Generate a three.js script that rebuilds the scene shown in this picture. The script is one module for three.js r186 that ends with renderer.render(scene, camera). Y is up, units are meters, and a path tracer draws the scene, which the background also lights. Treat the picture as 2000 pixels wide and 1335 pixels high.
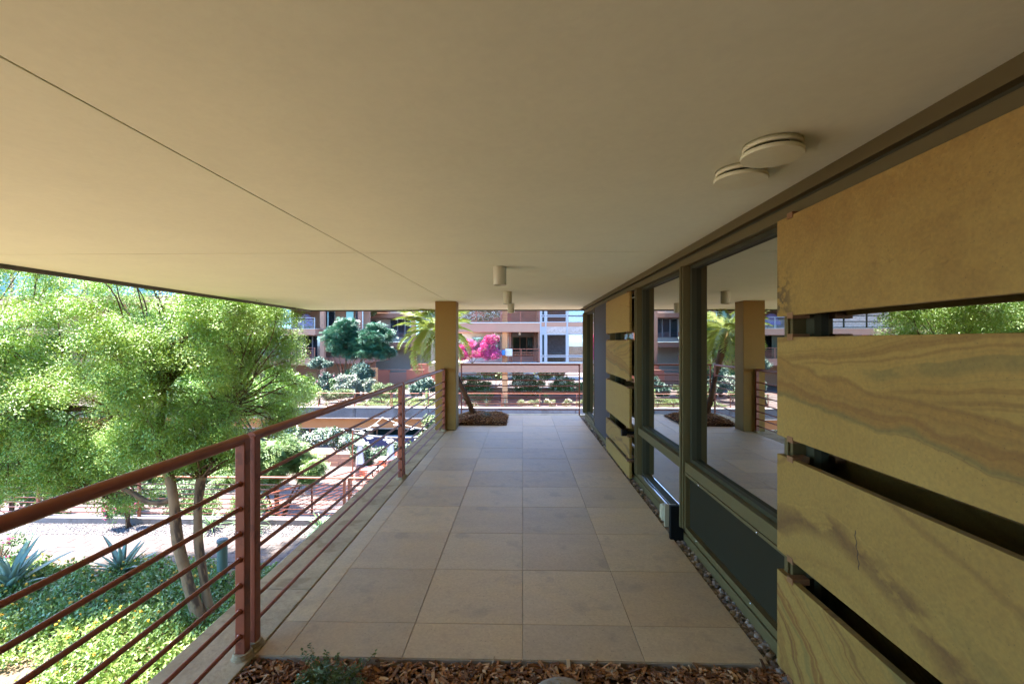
import * as THREE from 'three';
import { Sky } from 'three/addons/objects/Sky.js';
import { RoundedBoxGeometry } from 'three/addons/geometries/RoundedBoxGeometry.js';
import { mergeGeometries } from 'three/addons/utils/BufferGeometryUtils.js';
import { TextGeometry } from 'three/addons/geometries/TextGeometry.js';
import { FontLoader } from 'three/addons/loaders/FontLoader.js';

// ------------------------------------------------------------------ camera, sky, sun, exposure
const scene = new THREE.Scene();
const camera = new THREE.PerspectiveCamera(73.81, 1024 / 683, 0.05, 2000);
camera.position.set(0, 1.593, 0);
camera.rotation.y = THREE.MathUtils.degToRad(1.35);
const renderer = new THREE.WebGLRenderer();
renderer.toneMapping = THREE.LinearToneMapping;
renderer.toneMappingExposure = 8.3;
renderer.shadowMap.enabled = true;
const sunDir = new THREE.Vector3(-0.35, 0.935, 0.03).normalize();
const sky = new Sky(); sky.name = 'sky'; sky.scale.setScalar(1500); sky.userData.kind = 'structure';
sky.material.uniforms.sunPosition.value.copy(sunDir);
sky.material.uniforms.turbidity.value = 2.5; sky.material.uniforms.rayleigh.value = 1.2;
sky.material.uniforms.mieCoefficient.value = 0.004;
scene.add(sky);
scene.environmentIntensity = 0.14;
const sun = new THREE.DirectionalLight(new THREE.Color(1, 0.98, 0.92), 5);
sun.position.copy(sunDir).multiplyScalar(90); sun.target.position.set(-6, -3, -20);
sun.position.add(sun.target.position); sun.castShadow = true; sun.shadow.mapSize.set(4096, 4096);
Object.assign(sun.shadow.camera, { left: -60, right: 60, top: 60, bottom: -60, near: 1, far: 220 });
scene.add(sun, sun.target);

// ------------------------------------------------------------------ helpers
function mulberry(a) { return () => { a |= 0; a = a + 0x6D2B79F5 | 0; let t = Math.imul(a ^ a >>> 15, 1 | a); t = t + Math.imul(t ^ t >>> 7, 61 | t) ^ t; return ((t ^ t >>> 14) >>> 0) / 4294967296; }; }
const rnd = mulberry(20257);
const rr = (a, b) => a + (b - a) * rnd();
const V = (x, y, z) => new THREE.Vector3(x, y, z);
const taken = {};
function numbered(n) { taken[n] = (taken[n] ?? -1) + 1; return taken[n] ? n + '_' + String(taken[n]).padStart(3, '0') : n; }
function thing(name, label, category, pos = [0, 0, 0], turn = 0, group) {
  const o = new THREE.Group(); o.name = numbered(name); o.position.set(...pos); o.rotation.y = turn;
  o.userData = { label, category }; if (group) o.userData.group = group; scene.add(o); return o;
}
function part(name, geo, mat, parent) { const m = new THREE.Mesh(geo, mat); m.name = name; parent.add(m); return m; }
function solo(name, geo, mat, label, category, group, pos) { const m = part(numbered(name), geo, mat, scene); m.userData = { label, category }; if (group) m.userData.group = group; if (pos) m.position.set(...pos); return m; }
function struct(name, geo, mat) { const m = geo ? new THREE.Mesh(geo, mat) : new THREE.Group(); m.name = numbered(name); m.userData.kind = 'structure'; scene.add(m); return m; }
// planar uv in metres by the face's main direction
function muv(g, s = 1, ox = 0, oy = 0) {
  const p = g.attributes.position, n = g.attributes.normal, uv = new Float32Array(p.count * 2);
  for (let i = 0; i < p.count; i++) {
    const ax = Math.abs(n.getX(i)), ay = Math.abs(n.getY(i)), az = Math.abs(n.getZ(i));
    let a, b; if (ay >= ax && ay >= az) { a = p.getX(i); b = p.getZ(i); } else if (ax >= az) { a = p.getZ(i); b = p.getY(i); } else { a = p.getX(i); b = p.getY(i); }
    uv[2 * i] = a / s + ox; uv[2 * i + 1] = b / s + oy;
  }
  g.setAttribute('uv', new THREE.BufferAttribute(uv, 2)); return g;
}
// a box from two corners
function bx(x0, x1, y0, y1, z0, z1) { const g = new THREE.BoxGeometry(Math.abs(x1 - x0), Math.abs(y1 - y0), Math.abs(z1 - z0)); g.translate((x0 + x1) / 2, (y0 + y1) / 2, (z0 + z1) / 2); return muv(g); }
function rbx(x0, x1, y0, y1, z0, z1, r = 0.004, seg = 1) { const g = new RoundedBoxGeometry(Math.abs(x1 - x0), Math.abs(y1 - y0), Math.abs(z1 - z0), seg, r); g.translate((x0 + x1) / 2, (y0 + y1) / 2, (z0 + z1) / 2); return muv(g); }
function merge(list) { return mergeGeometries(list.map(g => { const h = g.index ? g.toNonIndexed() : g; for (const k of Object.keys(h.attributes)) if (!['position', 'normal', 'uv', 'color'].includes(k)) h.deleteAttribute(k); return h; })); }
function rod(a, b, r, seg = 8, r2 = r) { const d = b.clone().sub(a), L = d.length(); const g = new THREE.CylinderGeometry(r2, r, L, seg); g.applyQuaternion(new THREE.Quaternion().setFromUnitVectors(V(0, 1, 0), d.normalize())); g.translate((a.x + b.x) / 2, (a.y + b.y) / 2, (a.z + b.z) / 2); return g; }
// tapered tube through points, radii per point
function limb(pts, radii, seg = 7, wob = 0) {
  const c = new THREE.CatmullRomCurve3(pts), n = Math.max(4, pts.length * 4), fr = c.computeFrenetFrames(n, false), pos = [], uv = [], idx = [];
  for (let i = 0; i <= n; i++) {
    const t = i / n, p = c.getPoint(t), f = t * (radii.length - 1), k = Math.min(radii.length - 2, Math.floor(f)), r0 = radii[k] + (radii[k + 1] - radii[k]) * (f - k);
    for (let j = 0; j <= seg; j++) { const a = j / seg * Math.PI * 2, r = r0 * (1 + wob * Math.sin(a * 2 + i * 0.7) + wob * 0.6 * Math.sin(a * 3 - i * 1.3)); const q = p.clone().addScaledVector(fr.normals[i], Math.cos(a) * r).addScaledVector(fr.binormals[i], Math.sin(a) * r); pos.push(q.x, q.y, q.z); uv.push(j / seg * 0.5, t * c.getLength()); }
  }
  for (let i = 0; i < n; i++) for (let j = 0; j < seg; j++) { const a = i * (seg + 1) + j, b = a + seg + 1; idx.push(a, b, a + 1, b, b + 1, a + 1); }
  const g = new THREE.BufferGeometry(); g.setAttribute('position', new THREE.Float32BufferAttribute(pos, 3)); g.setAttribute('uv', new THREE.Float32BufferAttribute(uv, 2)); g.setIndex(idx); g.computeVertexNormals(); return g;
}
const C = (r, g, b) => new THREE.Color(r, g, b);

// ------------------------------------------------------------------ noise and textures
const HT = new Float32Array(65536); { const q = mulberry(77); for (let i = 0; i < 65536; i++) HT[i] = q(); }
const hsh = (x, y, s) => HT[((x * 374761 + y * 668265 + s * 9176) ^ (x * 13 + y * 7919)) & 65535];
function vn(x, y, px, py, s) { const xi = Math.floor(x), yi = Math.floor(y); let fx = x - xi, fy = y - yi; fx = fx * fx * (3 - 2 * fx); fy = fy * fy * (3 - 2 * fy); const m = (a, p) => ((a % p) + p) % p; const x0 = m(xi, px), x1 = m(xi + 1, px), y0 = m(yi, py), y1 = m(yi + 1, py); const a = hsh(x0, y0, s), b = hsh(x1, y0, s), c = hsh(x0, y1, s), d = hsh(x1, y1, s); return a + (b - a) * fx + (c - a) * fy + (a - b - c + d) * fx * fy; }
function fbm(u, v, f, oct, s, fy = f) { let r = 0, w = 0.5, t = 0; for (let o = 0; o < oct; o++) { r += w * vn(u * f, v * fy, f, fy, s + o * 31); t += w; w *= 0.55; f *= 2; fy *= 2; } return r / t; }
const cl = (x, a = 0, b = 1) => Math.min(b, Math.max(a, x));
const ss = (a, b, x) => { const t = cl((x - a) / (b - a)); return t * t * (3 - 2 * t); };
function tex(w, h, fn, srgb = true, rep = true) {
  const d = new Uint8Array(w * h * 4);
  for (let j = 0; j < h; j++) for (let i = 0; i < w; i++) { const c = fn((i + 0.5) / w, (j + 0.5) / h), k = (j * w + i) * 4; if (typeof c === 'number') { d[k] = d[k + 1] = d[k + 2] = cl(c) * 255; } else { d[k] = cl(c[0]) * 255; d[k + 1] = cl(c[1]) * 255; d[k + 2] = cl(c[2]) * 255; } d[k + 3] = 255; }
  const t = new THREE.DataTexture(d, w, h); t.wrapS = t.wrapT = rep ? THREE.RepeatWrapping : THREE.ClampToEdgeWrapping; t.magFilter = THREE.LinearFilter; t.minFilter = THREE.LinearMipmapLinearFilter; t.generateMipmaps = true; if (srgb) t.colorSpace = THREE.SRGBColorSpace; t.needsUpdate = true; return t;
}
const mixc = (a, b, t) => [a[0] + (b[0] - a[0]) * t, a[1] + (b[1] - a[1]) * t, a[2] + (b[2] - a[2]) * t];
const std = (o) => new THREE.MeshStandardMaterial(o);
const phy = (o) => new THREE.MeshPhysicalMaterial(o);

const tPlaster = tex(512, 512, (u, v) => { const n = fbm(u, v, 4, 5, 3), m = fbm(u, v, 40, 3, 9); const k = 0.95 + 0.04 * n + 0.025 * (m - 0.5); return [k, k * 0.995, k * 0.985]; });
const bPlaster = tex(512, 512, (u, v) => 0.6 * fbm(u, v, 64, 3, 12) + 0.4 * fbm(u, v, 12, 3, 15), false);
const tConc = tex(512, 512, (u, v) => { const n = fbm(u, v, 5, 5, 21), m = fbm(u, v, 60, 3, 24), st = ss(0.58, 0.75, fbm(u, v, 6, 5, 28, 9)); let k = 0.80 + 0.2 * n + 0.12 * (m - 0.5); let c = [k, k * 0.98, k * 0.95]; return mixc(c, [0.6, 0.55, 0.46], st * 0.35); });
const bConc = tex(512, 512, (u, v) => 0.6 * fbm(u, v, 50, 4, 33) + 0.4 * fbm(u, v, 8, 4, 35), false);
const tTile = [0, 1, 2, 3].map(k => tex(512, 512, (u, v) => {
  const w = fbm(u, v, 3, 4, 40 + k * 7), a = fbm(u + w * 0.3, v, 3, 5, 44 + k * 7, 7), b = fbm(u, v, 70, 3, 48 + k), c2 = ss(0.55, 0.8, fbm(u + 0.2 * w, v + 0.2 * w, 5, 5, 52 + k * 5));
  let c = mixc([0.76, 0.695, 0.60], [0.69, 0.635, 0.57], a); c = mixc(c, [0.79, 0.69, 0.53], 0.7 * w * w); c = mixc(c, [0.58, 0.545, 0.50], c2 * 0.38);
  const sp = hsh(Math.floor(u * 200), Math.floor(v * 200), k) > 0.9975 ? 0.72 : 1; const g = (0.94 + 0.12 * b) * sp; return [c[0] * g, c[1] * g, c[2] * g]; }));
const bTile = tex(512, 512, (u, v) => 0.5 * fbm(u, v, 60, 4, 61) + 0.5 * fbm(u, v, 10, 5, 64, 18), false);
// sandstone cladding, one picture for each slab
function stone(k, fn) { return tex(1024, 320, fn, true, true); }
const gold = [0.715, 0.615, 0.37], pale = [0.79, 0.71, 0.49], brown = [0.52, 0.385, 0.17], grey = [0.55, 0.53, 0.37], dark = [0.40, 0.29, 0.14], rusty = [0.61, 0.44, 0.18];
const grain = (u, v, s) => (0.92 + 0.16 * fbm(u, v, 170, 3, s, 52)) * (hsh(Math.floor(u * 700), Math.floor(v * 220), s) > 0.996 ? 0.78 : 1);
const mul = (c, g) => [c[0] * g, c[1] * g, c[2] * g];
const strata = (t, s, f) => fbm(((t % 1) + 1) % 1, 0.37, f, 4, s, 2); // thin sediment layers along t
const sStone = [
  stone(0, (u, v) => { // mottled, lichen at the lower end by the glass
    const w = fbm(u, v, 5, 5, 80, 3), a = fbm(u + 0.15 * w, v + 0.3 * w, 14, 6, 83, 5); let c = mixc(gold, pale, a * 0.9);
    c = mixc(c, brown, 0.16 * ss(0.5, 0.8, fbm(u + 0.1 * w, v, 11, 6, 87, 4))); c = mixc(c, rusty, 0.18 * ss(0.55, 0.75, fbm(u, v + 0.2 * w, 5, 6, 88, 2)));
    const ve = Math.abs(fbm(u + 0.12 * w, v + 0.3 * w, 22, 4, 90, 9) - 0.5); c = mixc(c, dark, 0.22 * (1 - ss(0, 0.02, ve)) * ss(0.55, 0.7, fbm(u, v, 12, 3, 92, 6)));
    const li = ss(0.15, 0.0, u + 0.1 * (w - 0.5)) * ss(0.7, 0.1, v) * ss(0.40, 0.60, fbm(u, v, 48, 5, 95, 18)); c = mixc(c, [0.33, 0.29, 0.22], 0.75 * li); return mul(c, grain(u, v, 97)); }),
  stone(1, (u, v) => { // cross bedding above a long brown flow
    const w = fbm(u, v, 3, 5, 100, 2), w2 = fbm(u, v, 7, 5, 103, 3), t = v + 0.36 * u + 0.30 * (w - 0.5) + 0.10 * (w2 - 0.5), t2 = v - 0.34 * u + 0.16 * (w - 0.5) + 0.05 * (w2 - 0.5);
    let c = mixc(gold, pale, 0.9 * fbm(u, v, 4, 4, 106, 3)); const up = ss(0.70, 0.80, t), flow = ss(0.47, 0.52, t) * (1 - up), lo = 1 - ss(0.47, 0.52, t);
    const b1 = strata(t2 * 0.9 + 0.1, 107, 22), b2 = strata(t * 1.1, 108, 30), b3 = strata(t * 0.8 + 0.3, 109, 14); c = mixc(c, brown, up * 0.5 * ss(0.58, 0.80, b1)); c = mixc(c, grey, up * 0.6 * ss(0.52, 0.30, b1) * ss(0.4, 0.7, w2)); c = mixc(c, pale, up * 0.5 * ss(0.5, 0.7, strata(t2, 117, 9)));
    c = mixc(c, brown, flow * 0.48 * ss(0.38, 0.75, b2)); c = mixc(c, rusty, flow * 0.35 * ss(0.5, 0.7, b3)); c = mixc(c, grey, 0.75 * Math.exp(-Math.pow((t - 0.495) / 0.022, 2))); c = mixc(c, dark, 0.32 * Math.exp(-Math.pow((t - 0.475 + 0.01 * w2) / 0.006, 2)) * ss(0.25, 0.6, u)); c = mixc(c, brown, lo * 0.22 * ss(0.55, 0.75, b3)); return mul(c, grain(u, v, 110)); }),
  stone(2, (u, v) => { // arching fine lines, brown stain and a short crack
    const w = fbm(u, v, 4, 5, 120, 2), w2 = fbm(u, v, 8, 5, 121, 4), r = Math.hypot((u - 0.28) * 1.7, (v + 0.55) * 0.75) + 0.22 * (w - 0.5) + 0.05 * (w2 - 0.5); let c = mixc(gold, pale, 0.6 * fbm(u, v, 5, 4, 122, 3)); const b1 = strata(r * 0.7, 124, 34), b2 = strata(r * 0.5 + 0.2, 125, 12);
    c = mixc(c, pale, 0.6 * ss(0.62, 0.8, b1)); c = mixc(c, brown, 0.40 * ss(0.55, 0.75, b2)); c = mixc(c, grey, 0.35 * ss(0.45, 0.25, b2) * ss(0.45, 0.8, u));
    const sp = Math.exp(-Math.pow((r - 0.80) / 0.08, 2)) * ss(0.40, 0.62, fbm(u, v, 14, 6, 126, 7)); c = mixc(c, [0.44, 0.32, 0.17], 0.6 * sp);
    const cx = 0.345 + 0.012 * (0.6 - v) * 4 + 0.002 * Math.sin(v * 80); if (v > 0.36 && v < 0.66) c = mixc(c, [0.2, 0.12, 0.07], 0.9 * (1 - ss(0.0006, 0.0020, Math.abs(u - cx)))); return mul(c, grain(u, v, 130)); }),
  stone(3, (u, v) => { // slanting stripes
    const w = fbm(u, v, 3, 5, 140, 2), w2 = fbm(u, v, 8, 4, 142, 4), t = u * 1.15 + v * 0.42 + 0.22 * (w - 0.5) + 0.05 * (w2 - 0.5); let c = mixc(pale, gold, fbm(u, v, 5, 4, 145, 3)); const b1 = strata(t * 0.8, 146, 26), b2 = strata(t * 0.8 + 0.4, 147, 12); c = mixc(c, rusty, 0.75 * ss(0.52, 0.7, b1)); c = mixc(c, grey, 0.75 * ss(0.54, 0.7, b2)); c = mixc(c, brown, 0.6 * ss(0.64, 0.8, strata(t * 0.8 + 0.7, 149, 34))); return mul(c, grain(u, v, 148)); }),
  stone(4, (u, v) => { // quiet pale slab with slight cross bedding
    const w = fbm(u, v, 4, 5, 160, 2), t = v + 0.3 * u + 0.3 * w; let c = mixc(pale, gold, 0.6 * fbm(u, v, 4, 4, 163, 3)); c = mixc(c, brown, 0.32 * ss(0.55, 0.75, strata(t * 0.6, 164, 28)) * ss(0.4, 0.6, w)); return mul(c, grain(u, v, 168)); }),
];
const bStone = tex(512, 256, (u, v) => 0.5 * fbm(u, v, 60, 4, 171, 20) + 0.5 * fbm(u, v, 9, 5, 174, 5), false);
const tBark = tex(256, 512, (u, v) => { const a = fbm(u, v, 12, 4, 181, 5), b = fbm(u, v, 3, 4, 185, 6); return mixc(mixc([0.44, 0.34, 0.24], [0.60, 0.49, 0.36], b), [0.25, 0.18, 0.12], 0.8 * ss(0.5, 0.75, a)); });
const bBark = tex(256, 512, (u, v) => fbm(u, v, 16, 5, 190, 6), false);
const tSoil = tex(512, 512, (u, v) => { const a = fbm(u, v, 6, 5, 201), b = hsh(Math.floor(u * 300), Math.floor(v * 300), 4); return mul(mixc([0.62, 0.52, 0.44], [0.72, 0.64, 0.57], a), 0.75 + 0.4 * b); });
const tGrav = tex(512, 512, (u, v) => { const a = fbm(u, v, 5, 4, 211), b = fbm(u, v, 110, 2, 214), d = hsh(Math.floor(u * 220), Math.floor(v * 220), 8); return mul(mixc([0.60, 0.56, 0.56], [0.72, 0.67, 0.65], a), 0.55 + 0.4 * b + 0.35 * d); });
const tRust = tex(256, 256, (u, v) => { const a = fbm(u, v, 5, 5, 221), b = fbm(u, v, 40, 3, 224), k = ss(0.62, 0.72, fbm(u, v, 12, 5, 227)); const g = 0.86 + 0.2 * a + 0.1 * (b - 0.5); return mixc([g, g * 0.97, g * 0.95], [0.62, 0.5, 0.45], k * 0.5); });

// ------------------------------------------------------------------ materials
const M = {
  ceiling: std({ color: C(0.76, 0.755, 0.55), map: tPlaster, bumpMap: bPlaster, bumpScale: 0.0006, roughness: 0.92 }),
  slab: std({ color: C(0.46, 0.38, 0.28), map: tConc, bumpMap: bConc, bumpScale: 0.002, roughness: 0.95 }),
  drip: std({ color: C(0.07, 0.06, 0.045), roughness: 0.7 }),
  kerb: std({ color: C(0.50, 0.41, 0.255), map: tConc, bumpMap: bConc, bumpScale: 0.004, roughness: 0.95 }),
  grout: std({ color: C(0.15, 0.12, 0.09), roughness: 1 }),
  tiles: [0, 1, 2, 3, 4, 5, 6, 7].map(k => std({ color: [C(0.98, 0.865, 0.66), C(0.88, 0.785, 0.625), C(1, 0.885, 0.67), C(0.81, 0.735, 0.605), C(0.93, 0.81, 0.61), C(0.96, 0.865, 0.685), C(0.85, 0.745, 0.575), C(1, 0.89, 0.69)][k], map: tTile[k % 4], bumpMap: bTile, bumpScale: 0.001, roughness: 0.55 })),
  column: std({ color: C(0.245, 0.14, 0.032), map: tPlaster, bumpMap: bPlaster, bumpScale: 0.0015, roughness: 0.9 }),
  frame: phy({ color: C(0.11, 0.084, 0.034), roughness: 0.6, specularIntensity: 0.35, map: tPlaster }),
  frameDark: phy({ color: C(0.04, 0.036, 0.018), roughness: 0.6, specularIntensity: 0.35 }),
  glass: phy({ color: C(0.56, 0.56, 0.53), metalness: 1, roughness: 0.006 }),
  screen: phy({ color: C(0.030, 0.026, 0.016), roughness: 1, specularIntensity: 0 }),
  doorDark: phy({ color: C(0.035, 0.03, 0.033), roughness: 0.6, specularIntensity: 0.4 }),
  alu: std({ color: C(0.6, 0.6, 0.62), roughness: 0.22, metalness: 1 }),
  stones: sStone.map(t => std({ color: C(0.49, 0.375, 0.17), map: t, bumpMap: bStone, bumpScale: 0.0022, roughness: 0.72 })),
  clip: std({ color: C(0.22, 0.10, 0.04), roughness: 0.5, metalness: 0.3 }),
  rust: std({ color: C(0.27, 0.07, 0.03), map: tRust, roughness: 0.48 }),
  lamp: std({ color: C(0.50, 0.47, 0.33), roughness: 0.5 }),
  lampInner: std({ color: C(0.75, 0.72, 0.62), roughness: 0.5 }),
  vent: std({ color: C(0.72, 0.70, 0.47), roughness: 0.55, map: tPlaster }),
  black: phy({ color: C(0.006, 0.006, 0.006), roughness: 0.6, specularIntensity: 0.3 }),
  pvc: std({ color: C(0.36, 0.32, 0.21), roughness: 0.45 }),
  pebble: std({ color: 0xffffff, roughness: 0.75 }),
  rock: std({ color: C(0.36, 0.31, 0.24), map: tConc, bumpMap: bConc, bumpScale: 0.01, roughness: 0.95 }),
  chip: std({ vertexColors: true, roughness: 0.9 }),
  soil: std({ color: C(0.16, 0.10, 0.065), map: tSoil, roughness: 1 }),
  earth: std({ color: C(0.42, 0.37, 0.29), map: tSoil, roughness: 1 }),
  gravel: std({ color: C(0.42, 0.37, 0.355), map: tGrav, bumpMap: tGrav, bumpScale: 0.02, roughness: 1 }),
  pavers: [C(0.12, 0.088, 0.082), C(0.138, 0.10, 0.094), C(0.10, 0.073, 0.068), C(0.126, 0.098, 0.092)].map(c => std({ color: c, map: tConc, bumpMap: bConc, bumpScale: 0.003, roughness: 0.95 })),
  paving: std({ color: C(0.15, 0.113, 0.107), map: tConc, bumpMap: bConc, bumpScale: 0.003, roughness: 0.95 }),
  whiteConc: std({ color: C(0.20, 0.17, 0.168), map: tConc, roughness: 0.95 }),
  bark: std({ color: C(0.85, 0.72, 0.60), map: tBark, bumpMap: bBark, bumpScale: 0.015, roughness: 1 }),
  barkDark: std({ color: C(0.55, 0.45, 0.38), map: tBark, bumpMap: bBark, bumpScale: 0.01, roughness: 1 }),
  palmBark: std({ color: C(0.40, 0.25, 0.12), map: tBark, roughness: 1 }),
  salmon: std({ color: C(0.36, 0.175, 0.11), map: tPlaster, roughness: 0.92 }),
  orange: std({ color: C(0.55, 0.235, 0.095), map: tPlaster, roughness: 0.9 }),
  brick: std({ color: C(0.44, 0.13, 0.075), map: tPlaster, roughness: 0.9 }),
  terra: std({ color: C(0.33, 0.15, 0.10), map: tPlaster, roughness: 0.9 }),
  stoneFar: std({ color: C(0.48, 0.38, 0.34), map: tConc, roughness: 0.85 }),
  cream: std({ color: C(0.52, 0.45, 0.39), map: tPlaster, roughness: 0.9 }),
  alum: std({ color: C(0.28, 0.26, 0.265), roughness: 0.45, metalness: 0.1 }),
  paneFar: phy({ color: C(0.07, 0.085, 0.11), metalness: 0.75, roughness: 0.05 }),
  paneClear: phy({ color: C(0.62, 0.68, 0.74), transmission: 1, thickness: 0, roughness: 0.01, ior: 1.9 }),
  paneBlue: phy({ color: C(0.20, 0.24, 0.30), metalness: 0.85, roughness: 0.05 }),
  paneTeal: phy({ color: C(0.05, 0.075, 0.075), metalness: 0.6, roughness: 0.06 }),
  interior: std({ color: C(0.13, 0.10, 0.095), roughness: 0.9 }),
  grass: std({ color: C(0.11, 0.17, 0.035), map: tSoil, roughness: 1 }),
};
const leafMat = (c, tr = 0.4) => phy({ color: c, roughness: 0.5, transmission: tr, thickness: 0, side: THREE.DoubleSide });

// ------------------------------------------------------------------ the deck: slab, tiles, kerb, beds
const deck = struct('deck_floor', merge([bx(-1.74, 1.2215, -0.45, -0.008, -10.10, -2.283), bx(1.222, 6, -0.45, -0.05, -10.10, 3), bx(-1.74, 1.2215, -0.45, -0.11, -2.282, 3)]), M.slab);
{ // floor tiles, each with its own slightly rounded edge
  const rowZ = [2.285]; for (let k = 0; k <= 12; k++) rowZ.push(2.57 + 0.61 * k);
  const cols = [[-1.36, -1.22], [-1.22, -0.61], [-0.61, 0], [0, 0.61], [0.61, 1.22]];
  const g = 0.0011;
  for (let i = 0; i + 1 < rowZ.length; i++) cols.forEach(([a, b], j) => {
    let x0 = a, x1 = b; if (rowZ[i] > 8.6 && j <= 1) return; if (rowZ[i] > 8.6 && j === 2) x0 = -0.305;
    const geo = new RoundedBoxGeometry(x1 - x0 - 2 * g, 0.02, rowZ[i + 1] - rowZ[i] - 2 * g, 1, 0.0025);
    muv(geo, 0.75, rnd(), rnd());
    const t = part('tile', geo, M.tiles[Math.floor(rnd() * 8)], deck); t.position.set((x0 + x1) / 2, -0.01 + rr(-0.0009, 0.0009), -(rowZ[i] + rowZ[i + 1]) / 2); t.rotation.z = rr(-0.0008, 0.0008); t.rotation.x = rr(-0.0008, 0.0008);
  });
  // margin behind the far bed and beside the column
  part('kerb', rbx(-1.372, -1.76, -0.30, 0.0, 3.0, -2.9, 0.006), M.kerb, deck);
  part('kerb', rbx(-1.372, -1.76, -0.30, 0.0, -2.906, -6.4, 0.006), M.kerb, deck);
  part('kerb', rbx(-1.372, -1.76, -0.30, 0.0, -6.406, -10.12, 0.006), M.kerb, deck);
  part('kerb', rbx(-1.368, 1.4, -0.30, 0.0, -9.895, -10.12, 0.006), M.kerb, deck);
}
// bark chips
function barkBed(name, label, x0, x1, z0, z1, hFn, count, big = 1) {
  const list = [];
  for (let i = 0; i < count; i++) {
    const x = rr(x0, x1), z = rr(z0, z1), L = big * (rnd() < 0.2 ? rr(0.05, 0.10) : rr(0.02, 0.055)), W = big * rr(0.006, 0.02), T = rr(0.002, 0.007);
    const g = new THREE.BoxGeometry(L, T, W, 2, 1, 1), p = g.attributes.position; const j1 = rr(-0.4, 0.4), bend = rr(-0.006, 0.006), tp = rr(0.3, 1);
    for (let k = 0; k < p.count; k++) { const s = p.getX(k) / L * 2; p.setZ(k, p.getZ(k) * (s > 0 ? 1 - (1 - tp) * s : 1) + s * s * bend); p.setY(k, p.getY(k) + bend * s * s); p.setX(k, p.getX(k) + p.getZ(k) * j1); }
    g.computeVertexNormals();
    g.applyMatrix4(new THREE.Matrix4().makeRotationFromEuler(new THREE.Euler(rr(-0.5, 0.5), rr(0, 6.28), rr(-0.4, 0.4)))); g.translate(x, hFn(x, z) + rr(-0.004, 0.014), z);
    const t = rnd(), c = t < 0.4 ? [0.15, 0.065, 0.026] : t < 0.75 ? [0.32, 0.15, 0.06] : t < 0.93 ? [0.46, 0.25, 0.11] : [0.55, 0.38, 0.21], q = rr(0.7, 1.25), col = new Float32Array(p.count * 3);
    for (let k = 0; k < p.count; k++) { col[3 * k] = c[0] * q; col[3 * k + 1] = c[1] * q; col[3 * k + 2] = c[2] * q; }
    g.setAttribute('color', new THREE.BufferAttribute(col, 3)); list.push(g);
  }
  const m = solo(name, merge(list), M.chip, label, 'mulch'); m.userData.kind = 'stuff'; return m;
}
const hNear = (x, z) => -0.024 + 0.02 * Math.sin(x * 5) * Math.sin(z * 7);
struct('planting_bed', bx(-1.372, 1.40, -0.10, -0.045, -2.28, 3.0), M.soil);
barkBed('bark_mulch', 'reddish brown bark mulch in the bed at the near end of the tiles', -1.36, 1.28, -2.27, -1.55, hNear, 7200, 0.9);
{ // raised far bed
  const g = new THREE.PlaneGeometry(1.05, 1.2, 20, 20); g.rotateX(-Math.PI / 2); const p = g.attributes.position;
  const hf = (x, z) => { const a = cl(1 - Math.abs(x / 0.53)), b = cl(1 - Math.abs(z / 0.6)); return 0.005 + 0.13 * Math.sqrt(cl(a * 2)) * Math.sqrt(cl(b * 2)) * (0.9 + 0.1 * Math.sin(x * 11 + z * 9)); };
  for (let i = 0; i < p.count; i++) p.setY(i, hf(p.getX(i), p.getZ(i)) - 0.012); g.computeVertexNormals();
  const b = struct('planting_bed', g, M.soil); b.position.set(-0.835, 0, -9.28);
  barkBed('bark_mulch', 'mound of bark mulch round the foot of the leaning palm', -1.36, -0.31, -9.88, -8.68, (x, z) => hf(x + 0.835, z + 9.28), 2600, 0.9);
}
// pebble strip along the window wall
{
  const g = new THREE.IcosahedronGeometry(1, 1), N = 3300, im = new THREE.InstancedMesh(g, M.pebble, N), o = new THREE.Object3D();
  for (let i = 0; i < N; i++) {
    const near = rnd() < 0.45, z = near ? rr(1.4, 3.8) : rr(3.8, 9.8), r = rr(0.007, 0.02); o.position.set(rr(1.228, 1.325), -0.028 + rr(-0.012, 0.014), -z); o.scale.set(r * rr(0.8, 1.3), r * rr(0.6, 0.9), r * rr(0.8, 1.4)); o.rotation.set(rr(-0.4, 0.4), rr(0, 6.3), rr(-0.4, 0.4)); o.updateMatrix(); im.setMatrixAt(i, o.matrix);
    const t = rnd(), q = rr(0.5, 1.15); im.setColorAt(i, t < 0.5 ? C(0.30 * q, 0.25 * q, 0.20 * q) : t < 0.8 ? C(0.20 * q, 0.18 * q, 0.165 * q) : C(0.46 * q, 0.38 * q, 0.28 * q));
  }
  im.name = numbered('pebble_strip'); im.userData = { kind: 'stuff', label: 'strip of small rounded pebbles between the tiles and the window wall', category: 'pebbles' }; scene.add(im);
}
// ------------------------------------------------------------------ roof slab and ceiling
const roof = struct('ceiling', bx(-4.9, 6, 2.375, 2.95, -10.4, 6), M.slab);
for (const [x0, x1, z0, z1] of [[-4.9, -1.354, -3.733, 6], [-1.346, 1.30, -3.733, 6], [-4.9, -1.354, -10.4, -3.747], [-1.346, 1.30, -10.4, -3.747]]) part('ceiling_panel', rbx(x0, x1, 2.33, 2.372, z0, z1, 0.002), M.ceiling, roof);
part('ceiling_panel', bx(1.40, 6, 2.33, 2.372, -10.4, 6), M.ceiling, roof);
part('drip_edge', bx(-4.955, -4.903, 2.288, 2.97, -10.45, 6), M.drip, roof);
part('drip_edge', bx(-4.902, 6, 2.302, 2.97, -10.455, -10.403), M.drip, roof);
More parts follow.
